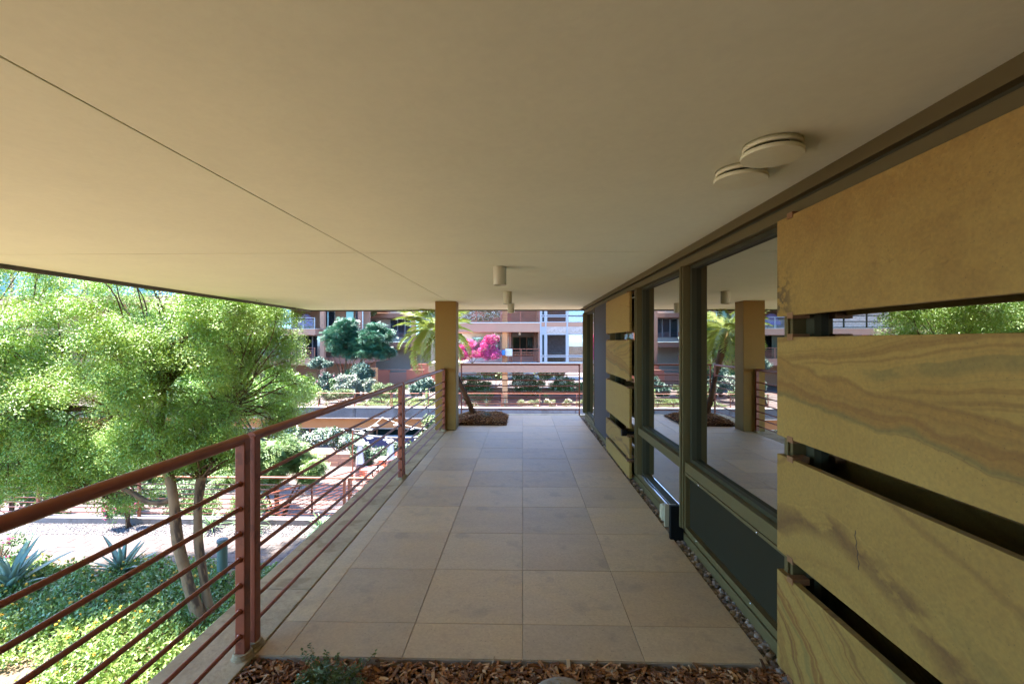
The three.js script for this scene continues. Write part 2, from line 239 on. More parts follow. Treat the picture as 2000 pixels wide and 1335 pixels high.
// the storey under the deck and the walls behind the glass and behind the camera
const own = thing('apartment_wing', 'tan stucco wing that carries the deck', 'building');
part('wall', bx(-0.4, 6, -6.5, -0.46, -9.6, 6), M.column, own);
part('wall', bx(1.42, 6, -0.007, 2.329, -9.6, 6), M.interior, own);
part('upper_storey', bx(-1.6, 6, 2.98, 6.2, -10.1, 6), M.salmon, own); part('upper_roof', bx(-4.9, 6, 6.21, 6.8, -10.4, 6), M.salmon, own); part('wall', bx(-1.77, 1.27, -0.007, 2.329, 3.1, 6), M.column, own); part('wall', bx(-4.85, -1.78, -6.5, 2.329, 2.6, 6), M.column, own);

// column
{ const c = thing('column', 'square tan stucco column at the end of the red railing', 'column', [-1.395, 0, -8.355]); part('shaft', rbx(-0.19, 0.19, 0.001, 2.329, -0.165, 0.165, 0.008), M.column, c); }

// ------------------------------------------------------------------ railings
const BARY = [0.88, 0.755, 0.63, 0.50, 0.37, 0.24, 0.115];
function deckRailing(label, a, b, opt = {}) {
  const mid = a.clone().add(b).multiplyScalar(0.5), t = thing('balcony_railing', label, 'railing', [mid.x, 0, mid.z], 0, 'red railings round the deck'); const A = a.clone().sub(mid), B = b.clone().sub(mid); A.y = B.y = 0;
  const dir = B.clone().sub(A).normalize(), pw = opt.pw ?? 0.025; A.addScaledVector(dir, pw); B.addScaledVector(dir, -pw);
  const hr = 0.0245, top = 1.098;
  part('handrail', rod(V(A.x, top, A.z).addScaledVector(dir, opt.inset ?? -0.02), V(B.x, top, B.z).addScaledVector(dir, 0.02), opt.hr ?? hr, 20), M.rust, t);
  for (const y of BARY) part('bar', rod(V(A.x, y, A.z), V(B.x, y, B.z), opt.br ?? 0.0105, 10), M.rust, t);
  const posts = [A, B];
  for (const p of posts) { const g = rbx(p.x - pw, p.x + pw, opt.low ?? 0.012, top + 0.004, p.z - pw, p.z + pw, 0.004, 2); const po = part('post', g, M.rust, t); if (!opt.nobase) part('grout_base', new THREE.CylinderGeometry(0.042, 0.055, 0.03, 12).translate(p.x, 0.012, p.z), M.kerb, po);
    if (!opt.nobase) { const s = p === A ? 1 : -1; for (const y of BARY) part('weld', new THREE.SphereGeometry(0.0155, 10, 6).scale(1, 1, 0.8).translate(p.x, y, p.z + (-s) * Math.sign(dir.z) * -1 * pw), M.rust, po); } }
  return t;
}
deckRailing('nearest red pipe railing section, running out of the picture at lower left', V(-1.42, 0, 0.6), V(-1.42, 0, -2.30));
deckRailing('middle red pipe railing section along the left side of the tiles', V(-1.42, 0, -2.34), V(-1.42, 0, -5.285));
deckRailing('red pipe railing section that ends against the tan column', V(-1.42, 0, -5.325), V(-1.42, 0, -8.17));
deckRailing('short red railing section behind the tan column', V(-1.42, 0, -8.54), V(-1.42, 0, -9.93), { pw: 0.016, hr: 0.02, br: 0.0115 });
deckRailing('red railing across the far end of the deck', V(-1.36, 0, -9.97), V(1.25, 0, -9.97), { pw: 0.014, hr: 0.02, br: 0.012, nobase: true, low: -0.05 });

// ------------------------------------------------------------------ window wall
const wall = thing('window_wall', 'olive bronze framed window wall along the right of the deck', 'window wall');
const MZ = [-0.73, -2.2, -3.67, -5.13, -6.6, -8.07, -9.55];
part('header', bx(1.272, 1.41, 2.272, 2.329, 3, -9.6), M.frame, wall);
part('header', bx(1.305, 1.41, 2.252, 2.271, 3, -9.6), M.frameDark, wall);
part('header', rbx(1.286, 1.41, 2.195, 2.251, 3, -9.6, 0.004), M.frame, wall);
part('sill', rbx(1.300, 1.41, -0.06, 0.055, 3, -9.6, 0.006), M.frame, wall);
part('sill', rbx(1.312, 1.41, 0.056, 0.115, 3, -9.6, 0.004), M.frame, wall);
MZ.forEach((z, i) => { const w = i === 6 ? 0.07 : 0.032; const m = part('mullion', rbx(1.268, 1.40, 0.116, 2.194, z - w, z + w, 0.003), M.frame, wall); part('cover_strip', rbx(1.256, 1.267, 0.116, 2.194, z - w * 0.45, z + w * 0.45, 0.002), M.frame, m); });
for (let i = 0; i + 1 < MZ.length; i++) {
  const z0 = MZ[i] - 0.033, z1 = MZ[i + 1] + 0.033; // near and far jambs
  const split = (i === 1 || i === 2);
  const sash = (y0, y1, gm = M.glass, fm = M.frame, fx = 1.318, fw = 0.042) => {
    const f = part('sash', merge([bx(fx, 1.375, y0, y1, z0 - 0.001, z0 - fw), bx(fx, 1.375, y0, y1, z1 + fw, z1 + 0.001), bx(fx + 0.002, 1.375, y0, y0 + fw * 0.6, z0 - fw, z1 + fw), bx(fx + 0.002, 1.375, y1 - fw * 0.6, y1, z0 - fw, z1 + fw)]), fm, wall);
    part('pane', bx(1.362, 1.372, y0 + fw * 0.6 - 0.002, y1 - fw * 0.6 + 0.002, z0 - fw + 0.002, z1 + fw - 0.002), gm, f); return f;
  };
  if (i === 4) { part('door_leaf', rbx(1.262, 1.372, 0.117, 2.193, z0, z1, 0.003), M.doorDark, wall); continue; }
  if (!split) { sash(0.117, 2.193, M.glass, M.frameDark, 1.33, 0.06); continue; }
  part('transom', rbx(1.285, 1.40, 0.565, 0.645, z0, z1, 0.003), M.frame, wall);
  sash(0.646, 2.193, M.glass, M.frameDark, 1.325);
  if (i === 1) { // lower hopper with an insect screen
    const f = part('vent_frame', merge([bx(1.283, 1.34, 0.117, 0.563, z0, z0 - 0.02), bx(1.283, 1.34, 0.117, 0.563, z1 + 0.02, z1), bx(1.281, 1.34, 0.117, 0.137, z0 - 0.02, z1 + 0.02), bx(1.281, 1.34, 0.543, 0.563, z0 - 0.02, z1 + 0.02)]), M.frame, wall);
    part('insect_screen', bx(1.318, 1.322, 0.13, 0.55, z0 - 0.015, z1 + 0.015), M.screen, f);
    for (const zz of [0.28, 1.1]) part('latch', new THREE.SphereGeometry(0.008, 10, 8).translate(1.279, 0.553, z0 - zz), M.alu, f);
    for (const zz of [0.35, 1.15]) part('latch', new THREE.SphereGeometry(0.006, 10, 8).translate(1.279, 0.127, z0 - zz), M.alu, f);
  } else { sash(0.117, 0.564, M.glass, M.frameDark, 1.325); part('sill_track', merge([rbx(1.302, 1.318, 0.116, 0.128, z0, z1, 0.002), rbx(1.3255, 1.337, 0.116, 0.134, z0, z1, 0.002)]), M.alu, wall); }
}
part('latch', rbx(1.255, 1.268, 1.13, 1.24, -9.56, -9.53, 0.002), M.black, wall);

// ------------------------------------------------------------------ stone cladding slabs in front of the glass
const slabY = [[1.714, 2.174], [1.145, 1.616], [0.593, 1.0555], [0.041, 0.4995]];
function stoneSlab(label, z0, z1, y0, y1, mat, flip) {
  const t = thing('stone_slab', label, 'stone panel', [1.245, y0, (z0 + z1) / 2], 0, 'stone panels on the window wall');
  const L = Math.abs(z1 - z0), H = y1 - y0; const g = new RoundedBoxGeometry(0.03, H, L, 1, 0.0025); // keeps 0..1 uv on each face
  const p = g.attributes.position, uv = g.attributes.uv; for (let i = 0; i < p.count; i++) { let u = (p.getZ(i) + L / 2) / L; if (flip) u = 1 - u; uv.setXY(i, u * 0.995, cl((p.getY(i) + H / 2) / H, 0.004, 0.996)); }
  g.translate(0, H / 2, 0); part('slab', g, mat, t);
  for (const s of [-1, 1]) for (const [yy] of [[0], [H]]) { const zc = s * (L / 2 - 0.11); part('clip', rbx(-0.019, 0.06, yy - 0.014, yy + 0.014, zc - 0.022, zc + 0.022, 0.002), M.clip, t); }
  return t;
}
const wordsN = ['top mottled sandstone panel nearest the camera, with dark lichen at its left end', 'second sandstone panel from the top nearest the camera, with long flowing brown veins', 'third sandstone panel from the top nearest the camera, with a short dark crack', 'lowest sandstone panel nearest the camera, with steep coloured stripes'];
const wordsF = ['topmost pale stone panel of the farther stack beyond the glass', 'second pale stone panel from the top of the farther stack', 'third pale stone panel from the top of the farther stack', 'narrow pale stone panel, fourth from the top of the farther stack', 'lowest narrow pale stone panel of the farther stack, just above the pebbles'];
slabY.forEach(([y0, y1], i) => stoneSlab(wordsN[i], -2.23, -0.73, y0, y1, M.stones[i]));
// the farther stack: three full rows over two half rows
[[1.714, 2.174], [1.145, 1.616], [0.593, 1.0555], [0.245, 0.486], [0.015, 0.195]].forEach(([y0, y1], i) => stoneSlab(wordsF[i], -6.75, -5.28, y0, y1, M.stones[[4, 1, 4, 2, 4][i]], i > 1));

// ------------------------------------------------------------------ fittings
for (const [z, words] of [[-4.46, 'nearest of the three beige cylinder downlights on the ceiling'], [-6.69, 'middle of the three beige cylinder downlights on the ceiling'], [-8.74, 'farthest of the three beige cylinder downlights on the ceiling']]) {
  const t = thing('ceiling_downlight', words, 'downlight', [-0.225, 2.33, z], 0, 'cylinder downlights on the ceiling');
  const prof = [[0.056, 0], [0.064, 0], [0.065, -0.003], [0.065, -0.178], [0.063, -0.18], [0.058, -0.18], [0.057, -0.12], [0, -0.118]].map(([a, b]) => new THREE.Vector2(a, b - 0.001));
  part('housing', new THREE.LatheGeometry(prof, 36), M.lamp, t);
  part('lens', new THREE.CylinderGeometry(0.052, 0.052, 0.006, 32).translate(0, -0.125, 0), M.lampInner, t);
}
for (const [x, z, words] of [[0.93, -1.72, 'nearer of two round ceiling vent discs above the window wall'], [0.935, -1.975, 'farther of two round ceiling vent discs above the window wall']]) {
  const t = thing('ceiling_vent', words, 'vent', [x, 2.33, z], 0, 'round ceiling vents');
  part('collar', new THREE.LatheGeometry([[0.0, -0.001], [0.1, -0.001], [0.1, -0.018], [0.096, -0.021], [0.085, -0.021], [0.083, -0.005]].map(a => new THREE.Vector2(...a)), 48), M.vent, t);
  part('neck', new THREE.CylinderGeometry(0.06, 0.06, 0.03, 24).translate(0, -0.02, 0), M.frameDark, t);
  part('disc', new THREE.LatheGeometry([[0, -0.031], [0.1, -0.031], [0.106, -0.034], [0.107, -0.046], [0.104, -0.05], [0, -0.052]].map(a => new THREE.Vector2(...a)), 48), M.vent, t);
}
{ // weatherproof socket on a low black stanchion
  const t = thing('outdoor_socket', 'black socket stanchion with a beige bubble cover, standing in the pebbles', 'socket', [1.232, -0.03, -3.72]);
  part('stanchion', rbx(-0.04, 0.066, 0, 0.30, -0.02, 0.02, 0.006, 2), M.black, t);
  part('bubble_cover', rbx(-0.090, -0.02, 0.15, 0.28, -0.12, -0.045, 0.022, 4), M.pvc, t);
  part('back_plate', rbx(-0.075, 0.026, 0.115, 0.295, -0.044, -0.021, 0.006, 2), M.pvc, t);
  part('conduit', rod(V(-0.012, 0, -0.07), V(-0.012, 0.13, -0.07), 0.011, 12), M.pvc, t);
}
{ const t = thing('door_speaker', 'small round black fitting in the gap between the farther stone panels', 'fitting', [1.20, 0.52, -5.42]); part('body', new THREE.CylinderGeometry(0.04, 0.04, 0.06, 20).rotateZ(Math.PI / 2), M.black, t); part('arm', rod(V(0.02, 0, 0), V(0.12, 0, 0), 0.012, 8), M.black, t); }
// boulder at the bottom edge
{ const g = new THREE.IcosahedronGeometry(1, 4), p = g.attributes.position; for (let i = 0; i < p.count; i++) { const v = V(p.getX(i), p.getY(i), p.getZ(i)), n = 1 + 0.10 * (fbm(v.x * 0.5 + 0.5, v.y * 0.5 + v.z * 0.5 + 0.5, 4, 3, 300) - 0.5); p.setXYZ(i, v.x * 0.15 * n, v.y * 0.075 * n, v.z * 0.13 * n); } g.computeVertexNormals(); solo('boulder', muv(g), M.rock, 'smooth round boulder half buried in the bark at the bottom edge', 'boulder', null, [0.175, -0.03, -2.05]); }

// ------------------------------------------------------------------ leaves
// one cluster: n small folded leaves scattered round a twig
function cluster(n, R, len, wid, flat = 0.7, seed = 5) {
  const q = mulberry(seed), pos = [], idx = [], o = new THREE.Object3D(), v = V(0, 0, 0);
  for (let i = 0; i < n; i++) {
    const a = q() * 6.283, r = R * Math.cbrt(q()), c = 2 * q() - 1, s = Math.sqrt(1 - c * c); o.position.set(Math.cos(a) * s * r, c * r * flat, Math.sin(a) * s * r); o.rotation.set((q() - 0.5) * 1.8, q() * 6.283, (q() - 0.5) * 1.8); const k = 0.65 + 0.7 * q(); o.scale.setScalar(k); o.updateMatrix(); const b = pos.length / 3;
    for (const [x, y, z] of [[0, 0, 0], [len * 0.45, wid * 0.18, wid * 0.5], [len, 0, 0], [len * 0.45, wid * 0.18, -wid * 0.5]]) { v.set(x, y, z).applyMatrix4(o.matrix); pos.push(v.x, v.y, v.z); }
    idx.push(b, b + 1, b + 2, b, b + 2, b + 3);
  }
  const g = new THREE.BufferGeometry(); g.setAttribute('position', new THREE.Float32BufferAttribute(pos, 3)); g.setIndex(idx); const h = g.toNonIndexed(); h.computeVertexNormals(); return h;
}
// a feathery spray: leaflets in two rows along drooping twigs
function spray(twigs, L, leaf, wid, seed) {
  const q = mulberry(seed), pos = [], tri = (a, b, c) => pos.push(a.x, a.y, a.z, b.x, b.y, b.z, c.x, c.y, c.z);
  for (let t = 0; t < twigs; t++) {
    const az = q() * 6.283, el = (q() - 0.45) * 1.3, d = V(Math.cos(az) * Math.cos(el), Math.sin(el), Math.sin(az) * Math.cos(el)), side = V(-Math.sin(az), (q() - 0.5) * 0.8, Math.cos(az)).normalize(), n = 7;
    for (let i = 1; i <= n; i++) { const f = i / n, c = d.clone().multiplyScalar(L * f); c.y -= 0.35 * L * f * f; for (const s of [-1, 1]) { const e = c.clone().addScaledVector(side, s * leaf * (0.7 + 0.5 * q())).addScaledVector(d, leaf * 0.45); e.y += (q() - 0.6) * leaf * 0.5; const m = c.clone().lerp(e, 0.5), w = d.clone().multiplyScalar(wid * 0.5); tri(c, m.clone().add(w), e); tri(c, e, m.clone().sub(w)); } }
  }
  const g = new THREE.BufferGeometry(); g.setAttribute('position', new THREE.Float32BufferAttribute(pos, 3)); g.computeVertexNormals(); return g;
}
const leafGeo = {
  fine: cluster(40, 0.16, 0.042, 0.018, 0.85, 11), round: cluster(12, 0.10, 0.055, 0.034, 0.8, 12), big: cluster(12, 0.24, 0.16, 0.09, 0.8, 13), feather: spray(6, 0.42, 0.10, 0.05, 14), far: cluster(10, 0.30, 0.24, 0.14, 0.8, 15), low: cluster(9, 0.07, 0.045, 0.03, 0.5, 16), mid: spray(5, 0.26, 0.06, 0.03, 17),
};
// scatter clusters: pts is a list of [Vector3, scale]
function foliage(name, pts, geo, mat, parent, hue = [C(0.8, 0.9, 0.8), C(1.25, 1.15, 1.1)]) {
  const im = new THREE.InstancedMesh(geo, mat, pts.length), o = new THREE.Object3D(), c = new THREE.Color();
  pts.forEach(([p, s], i) => { o.position.copy(p); o.scale.setScalar(s); o.rotation.set(rr(-0.5, 0.5), rr(0, 6.283), rr(-0.5, 0.5)); o.updateMatrix(); im.setMatrixAt(i, o.matrix); const t = rnd(); im.setColorAt(i, c.copy(hue[0]).lerp(hue[1], t)); });
  im.name = name; im.userData.kind = 'stuff'; parent.add(im); return im;
}
function inBlob(c, r, shell = 0.45) { const a = rr(0, 6.283), k = rr(-1, 1), s = Math.sqrt(1 - k * k), q = Math.pow(rr(shell, 1), 0.6); return V(c[0] + r[0] * q * s * Math.cos(a), c[1] + r[1] * q * k, c[2] + r[2] * q * s * Math.sin(a)); }
const L = {
  tree: leafMat(C(0.27, 0.40, 0.058), 0.48), lime: leafMat(C(0.19, 0.28, 0.06), 0.45), dark: leafMat(C(0.04, 0.14, 0.075), 0.3), blue: leafMat(C(0.07, 0.125, 0.09), 0.3), hedge: leafMat(C(0.075, 0.13, 0.055), 0.35), pale: leafMat(C(0.20, 0.25, 0.09), 0.4), cover: leafMat(C(0.19, 0.275, 0.045), 0.42), mid: leafMat(C(0.10, 0.18, 0.05), 0.4),
  yellow: std({ color: C(0.75, 0.40, 0.03), roughness: 0.8, side: THREE.DoubleSide }), white: std({ color: C(0.80, 0.78, 0.74), roughness: 0.8, side: THREE.DoubleSide }), pink: leafMat(C(0.78, 0.06, 0.26), 0.4), magenta: leafMat(C(0.52, 0.02, 0.17), 0.3), blush: leafMat(C(0.70, 0.52, 0.52), 0.3),
  agave: phy({ color: C(0.17, 0.235, 0.165), roughness: 0.6, specularIntensity: 0.5 }), agavePale: phy({ color: C(0.24, 0.31, 0.24), roughness: 0.6, specularIntensity: 0.5 }), yucca: leafMat(C(0.16, 0.27, 0.09), 0.25), palm: leafMat(C(0.36, 0.42, 0.08), 0.5), plant: leafMat(C(0.085, 0.14, 0.028), 0.3), grey: leafMat(C(0.17, 0.20, 0.14), 0.2),
};
// a bush: foliage mass with flowers and a few stems from the ground
function bush(name, label, category, ground, blobs, count, geo, mat, opt = {}) {
  const b0 = blobs[0][0], t = thing(name, label, category, [b0[0], ground, b0[2]], 0, opt.group); const pts = []; let vol = blobs.map(([, r]) => Math.cbrt(r[0] * r[1] * r[2]) ** 2), tot = vol.reduce((a, b) => a + b);
  blobs.forEach(([c, r], i) => { const n = Math.round(count * vol[i] / tot), sub = []; const ks = Math.max(5, Math.round(n / 60)); for (let k = 0; k < ks; k++) sub.push(inBlob([c[0] - b0[0], c[1] - ground, c[2] - b0[2]], [r[0] * 0.8, r[1] * 0.8, r[2] * 0.8], 0.5)); for (let k = 0; k < n; k++) { const s = sub[k % ks], q = 0.36; const p = inBlob([s.x, s.y, s.z], [r[0] * q, r[1] * q, r[2] * q], 0.1); if (p.y > 0.02) pts.push([p, rr(0.7, 1.3) * (opt.scale ?? 1)]); } });
  foliage('foliage', pts, geo, mat, t, opt.hue);
  if (opt.flowers) foliage('blossom', pts.filter(() => rnd() < opt.flowers[1]).map(([p, s]) => [p.clone().addScaledVector(V(p.x, p.y * 0.3 + 0.2, p.z + 0.3).normalize(), 0.06), s * (opt.flowers[2] ?? 0.8)]), opt.flowers[3] ?? geo, opt.flowers[0], t);
  const st = []; for (let k = 0; k < (opt.stems ?? 4); k++) { const [c, r] = blobs[k % blobs.length]; const e = inBlob([c[0] - b0[0], c[1] - ground, c[2] - b0[2]], [r[0] * 0.6, r[1] * 0.5, r[2] * 0.6], 0.3); st.push(limb([V(rr(-0.06, 0.06), -0.05, rr(-0.06, 0.06)), V(e.x * 0.3, e.y * 0.5, e.z * 0.3), e], [opt.sr ?? 0.03, (opt.sr ?? 0.03) * 0.7, 0.006], 5)); }
  if (st.length) part('stem', merge(st), M.barkDark, t); return t;
}
// long pointed leaves in a rosette; each leaf is a mesh
function bladeGeo(len, wid, curve, chan, seg = 7) {
  const pos = [], idx = []; for (let i = 0; i <= seg; i++) { const f = i / seg, w = wid * (0.55 + 0.45 * Math.sin(Math.min(1, f * 1.8) * 1.57)) * Math.pow(1 - f, 0.7) + 0.001; const x = len * f * Math.cos(curve * f * 0.6), y = -len * f * Math.sin(curve * f * 0.6); for (const s of [-1, 0, 1]) pos.push(x, y + (s ? chan * w : 0), s * w * 0.5); for (const s of [0.5]) pos.push(x, y - 0.10 * wid * (1 - f), 0); }
  for (let i = 0; i < seg; i++) { const a = i * 4, b = a + 4; idx.push(a, b, a + 1, b, b + 1, a + 1, a + 1, b + 1, a + 2, b + 1, b + 2, a + 2, a, a + 3, b, a + 3, b + 3, b, a + 3, a + 2, b + 3, a + 2, b + 2, b + 3); }
  const g = new THREE.BufferGeometry(); g.setAttribute('position', new THREE.Float32BufferAttribute(pos, 3)); g.setIndex(idx); g.computeVertexNormals(); return g;
}
function rosette(name, label, category, pos, n, len, wid, mat, opt = {}) {
  const t = thing(name, label, category, pos, rr(0, 6), opt.group); const gs = [0, 1, 2].map(k => bladeGeo(len * (0.85 + 0.15 * k), wid, (opt.curve ?? 0.4) * (0.4 + 0.5 * k), 0.22));
  for (let i = 0; i < n; i++) { const f = i / n, el = (opt.el0 ?? 0.1) + ((opt.el1 ?? 1.35) - (opt.el0 ?? 0.1)) * f + rr(-0.1, 0.1), m = part('leaf', gs[(i * 2 + (i >> 2)) % 3], Array.isArray(mat) ? mat[i % mat.length] : mat, t); m.rotation.order = 'YZX'; m.rotation.y = i * 2.399 + rr(-0.2, 0.2); m.rotation.z = el; m.position.y = 0.02 + 0.1 * f * len; m.position.x = Math.cos(-m.rotation.y) * -0.0; m.scale.setScalar(rr(0.82, 1.1) * (1 - 0.15 * f)); }
  return t;
}
// pinnate palm fronds, each a mesh
function frondGeo(len, droop, leaf, pairs, q) {
  const pos = [], tri = (a, b, c) => pos.push(a.x, a.y, a.z, b.x, b.y, b.z, c.x, c.y, c.z); const P = f => V(len * f * Math.cos(droop * f * 0.55), len * f * 0.1 - len * Math.sin(droop * f * 0.55) * f, 0);
  for (let i = 0; i < 10; i++) { const a = P(i / 10), b = P((i + 1) / 10), w = 0.007 * (1 - i / 11); tri(V(a.x, a.y, -w), V(b.x, b.y, -w), V(b.x, b.y, w)); tri(V(a.x, a.y, -w), V(b.x, b.y, w), V(a.x, a.y, w)); tri(V(a.x, a.y, -w), V(a.x, a.y - w, 0), V(b.x, b.y, -w)); tri(V(a.x, a.y, w), V(b.x, b.y, w), V(a.x, a.y - w, 0)); }
  for (let i = 2; i < pairs; i++) for (const s of [-1, 1]) { const f = 0.08 + 0.92 * i / pairs, c = P(f), l = leaf * Math.pow(Math.sin(Math.PI * Math.min(0.97, 0.12 + f * 0.85)), 0.6) * (0.85 + 0.3 * q()), e = c.clone().add(V(l * 0.5, -l * (0.35 + 0.3 * q()), s * l * 0.72)), m = c.clone().lerp(e, 0.45); m.y += l * 0.12; const w = V(0.0045, 0.003, 0); tri(c, m.clone().add(w), e); tri(c, e, m.clone().sub(w)); }
  const g = new THREE.BufferGeometry(); g.setAttribute('position', new THREE.Float32BufferAttribute(pos, 3)); g.computeVertexNormals(); return g;
}

// ------------------------------------------------------------------ courtyard ground, path, kerb
const GY = -2.9, LY = -6.5, TY = -3.45;
struct('ground', new THREE.PlaneGeometry(1600, 1600).rotateX(-Math.PI / 2).translate(0, LY - 0.05, -20), M.earth);
struct('courtyard_ground', muv(bx(-45, -0.41, LY - 0.04, GY - 0.03, 9, -11.3), 1.3), M.gravel);
{ // brick path: pavers in running bond
  const path = struct('path', bx(-16, -0.42, GY - 0.029, GY - 0.024, -8.95, -10.35), M.grout), gs = [];
  for (let k = 0; k < 4; k++) gs.push(muv(new RoundedBoxGeometry(0.394, 0.03, 0.194, 1, 0.006), 1, rnd(), rnd()));
  let n = 0; const far = [];
  for (let r = 0; r < 7; r++) for (let c = 0; c < 40; c++) { const x = -16 + 0.4 * c + (r % 2) * 0.2 + 0.2, z = -9.05 - r * 0.2, y = GY - 0.015 + rr(-0.002, 0.002); if (x > -0.7) continue; const m = part('paver', gs[n % 4], M.pavers[Math.floor(rnd() * 4)], path); m.position.set(x, y, z); m.rotation.y = (rnd() < 0.5 ? Math.PI : 0) + rr(-0.006, 0.006); n++; }
}
struct('courtyard_kerb', rbx(-45, -0.42, GY - 0.06, GY + 0.12, -11.06, -11.29, 0.01), M.whiteConc);
struct('flower_bed', muv(bx(-14, -0.42, GY - 0.06, GY - 0.005, 6, -8.88), 1), M.earth);
{ // fine gravel strip beside the path
  const g = new THREE.IcosahedronGeometry(1, 0), N = 9000, im = new THREE.InstancedMesh(g, M.pebble, N), o = new THREE.Object3D();
  for (let i = 0; i < N; i++) { const r = rr(0.008, 0.022); o.position.set(rr(-15, -2.5), GY - 0.028 + rr(0, 0.012), rr(-10.42, -11.05)); o.scale.set(r, r * 0.7, r * rr(0.8, 1.3)); o.rotation.set(rr(0, 3), rr(0, 6), 0); o.updateMatrix(); im.setMatrixAt(i, o.matrix); const q = rr(0.35, 1.1); im.setColorAt(i, C(0.22 * q, 0.195 * q, 0.19 * q)); }
  im.name = numbered('gravel_strip'); im.userData = { kind: 'stuff', label: 'strip of grey gravel between the brick path and the white kerb', category: 'gravel' }; scene.add(im);
}
// generic far railing
function farRailing(label, pts, h, bars, step, group, mat = M.rust, r = 0.016) {
  const a = pts[0], t = thing('courtyard_railing', label, 'railing', [a.x, a.y, a.z], 0, group);
  for (let i = 0; i + 1 < pts.length; i++) {
    const A = pts[i].clone().sub(a), B = pts[i + 1].clone().sub(a), up = k => V(0, k, 0);
    part('handrail', rod(A.clone().add(up(h)), B.clone().add(up(h)), 0.026, 8), mat, t);
    for (let b = 0; b < bars; b++) { const y = h * (0.1 + 0.72 * b / (bars - 1)); part('bar', rod(A.clone().add(up(y)), B.clone().add(up(y)), r, 6), mat, t); }
    const n = Math.max(1, Math.round(A.distanceTo(B) / step)); for (let k = 0; k <= n; k++) { const p = A.clone().lerp(B, k / n); part('post', bx(p.x - 0.028, p.x + 0.028, p.y, p.y + h, p.z - 0.028, p.z + 0.028), mat, t); }
  }
  return t;
}
farRailing('red railing behind the brick path, left of the gate gap', [V(-20, GY + 0.12, -11.18), V(-4.42, GY + 0.12, -11.18)], 1.0, 7, 2.6, 'red railings in the courtyard', M.rust, 0.013);
farRailing('red railing behind the brick path, right of the gate gap', [V(-4.3, GY + 0.12, -11.18), V(-0.6, GY + 0.12, -11.18)], 1.0, 7, 2.0, 'red railings in the courtyard', M.rust, 0.013);
// ramp down to the patio
{ const s = new THREE.Shape([new THREE.Vector2(11.3, LY), new THREE.Vector2(11.3, -3.62), new THREE.Vector2(27, -6.42), new THREE.Vector2(27, LY)]); const g = new THREE.ExtrudeGeometry(s, { depth: 4.2, bevelEnabled: false }); g.rotateY(Math.PI / 2); g.translate(-7.5, 0, 0); muv(g); struct('ramp', g, M.paving); }
farRailing('red railing sloping down the ramp to the patio', [V(-7.42, -3.75, -12.2), V(-7.42, -6.4, -26.8)], 1.07, 8, 3.6, 'red railings in the courtyard', M.rust, 0.014);
struct('patio', bx(-30, 10, LY - 0.046, LY, -11.31, -36.2), M.paving);

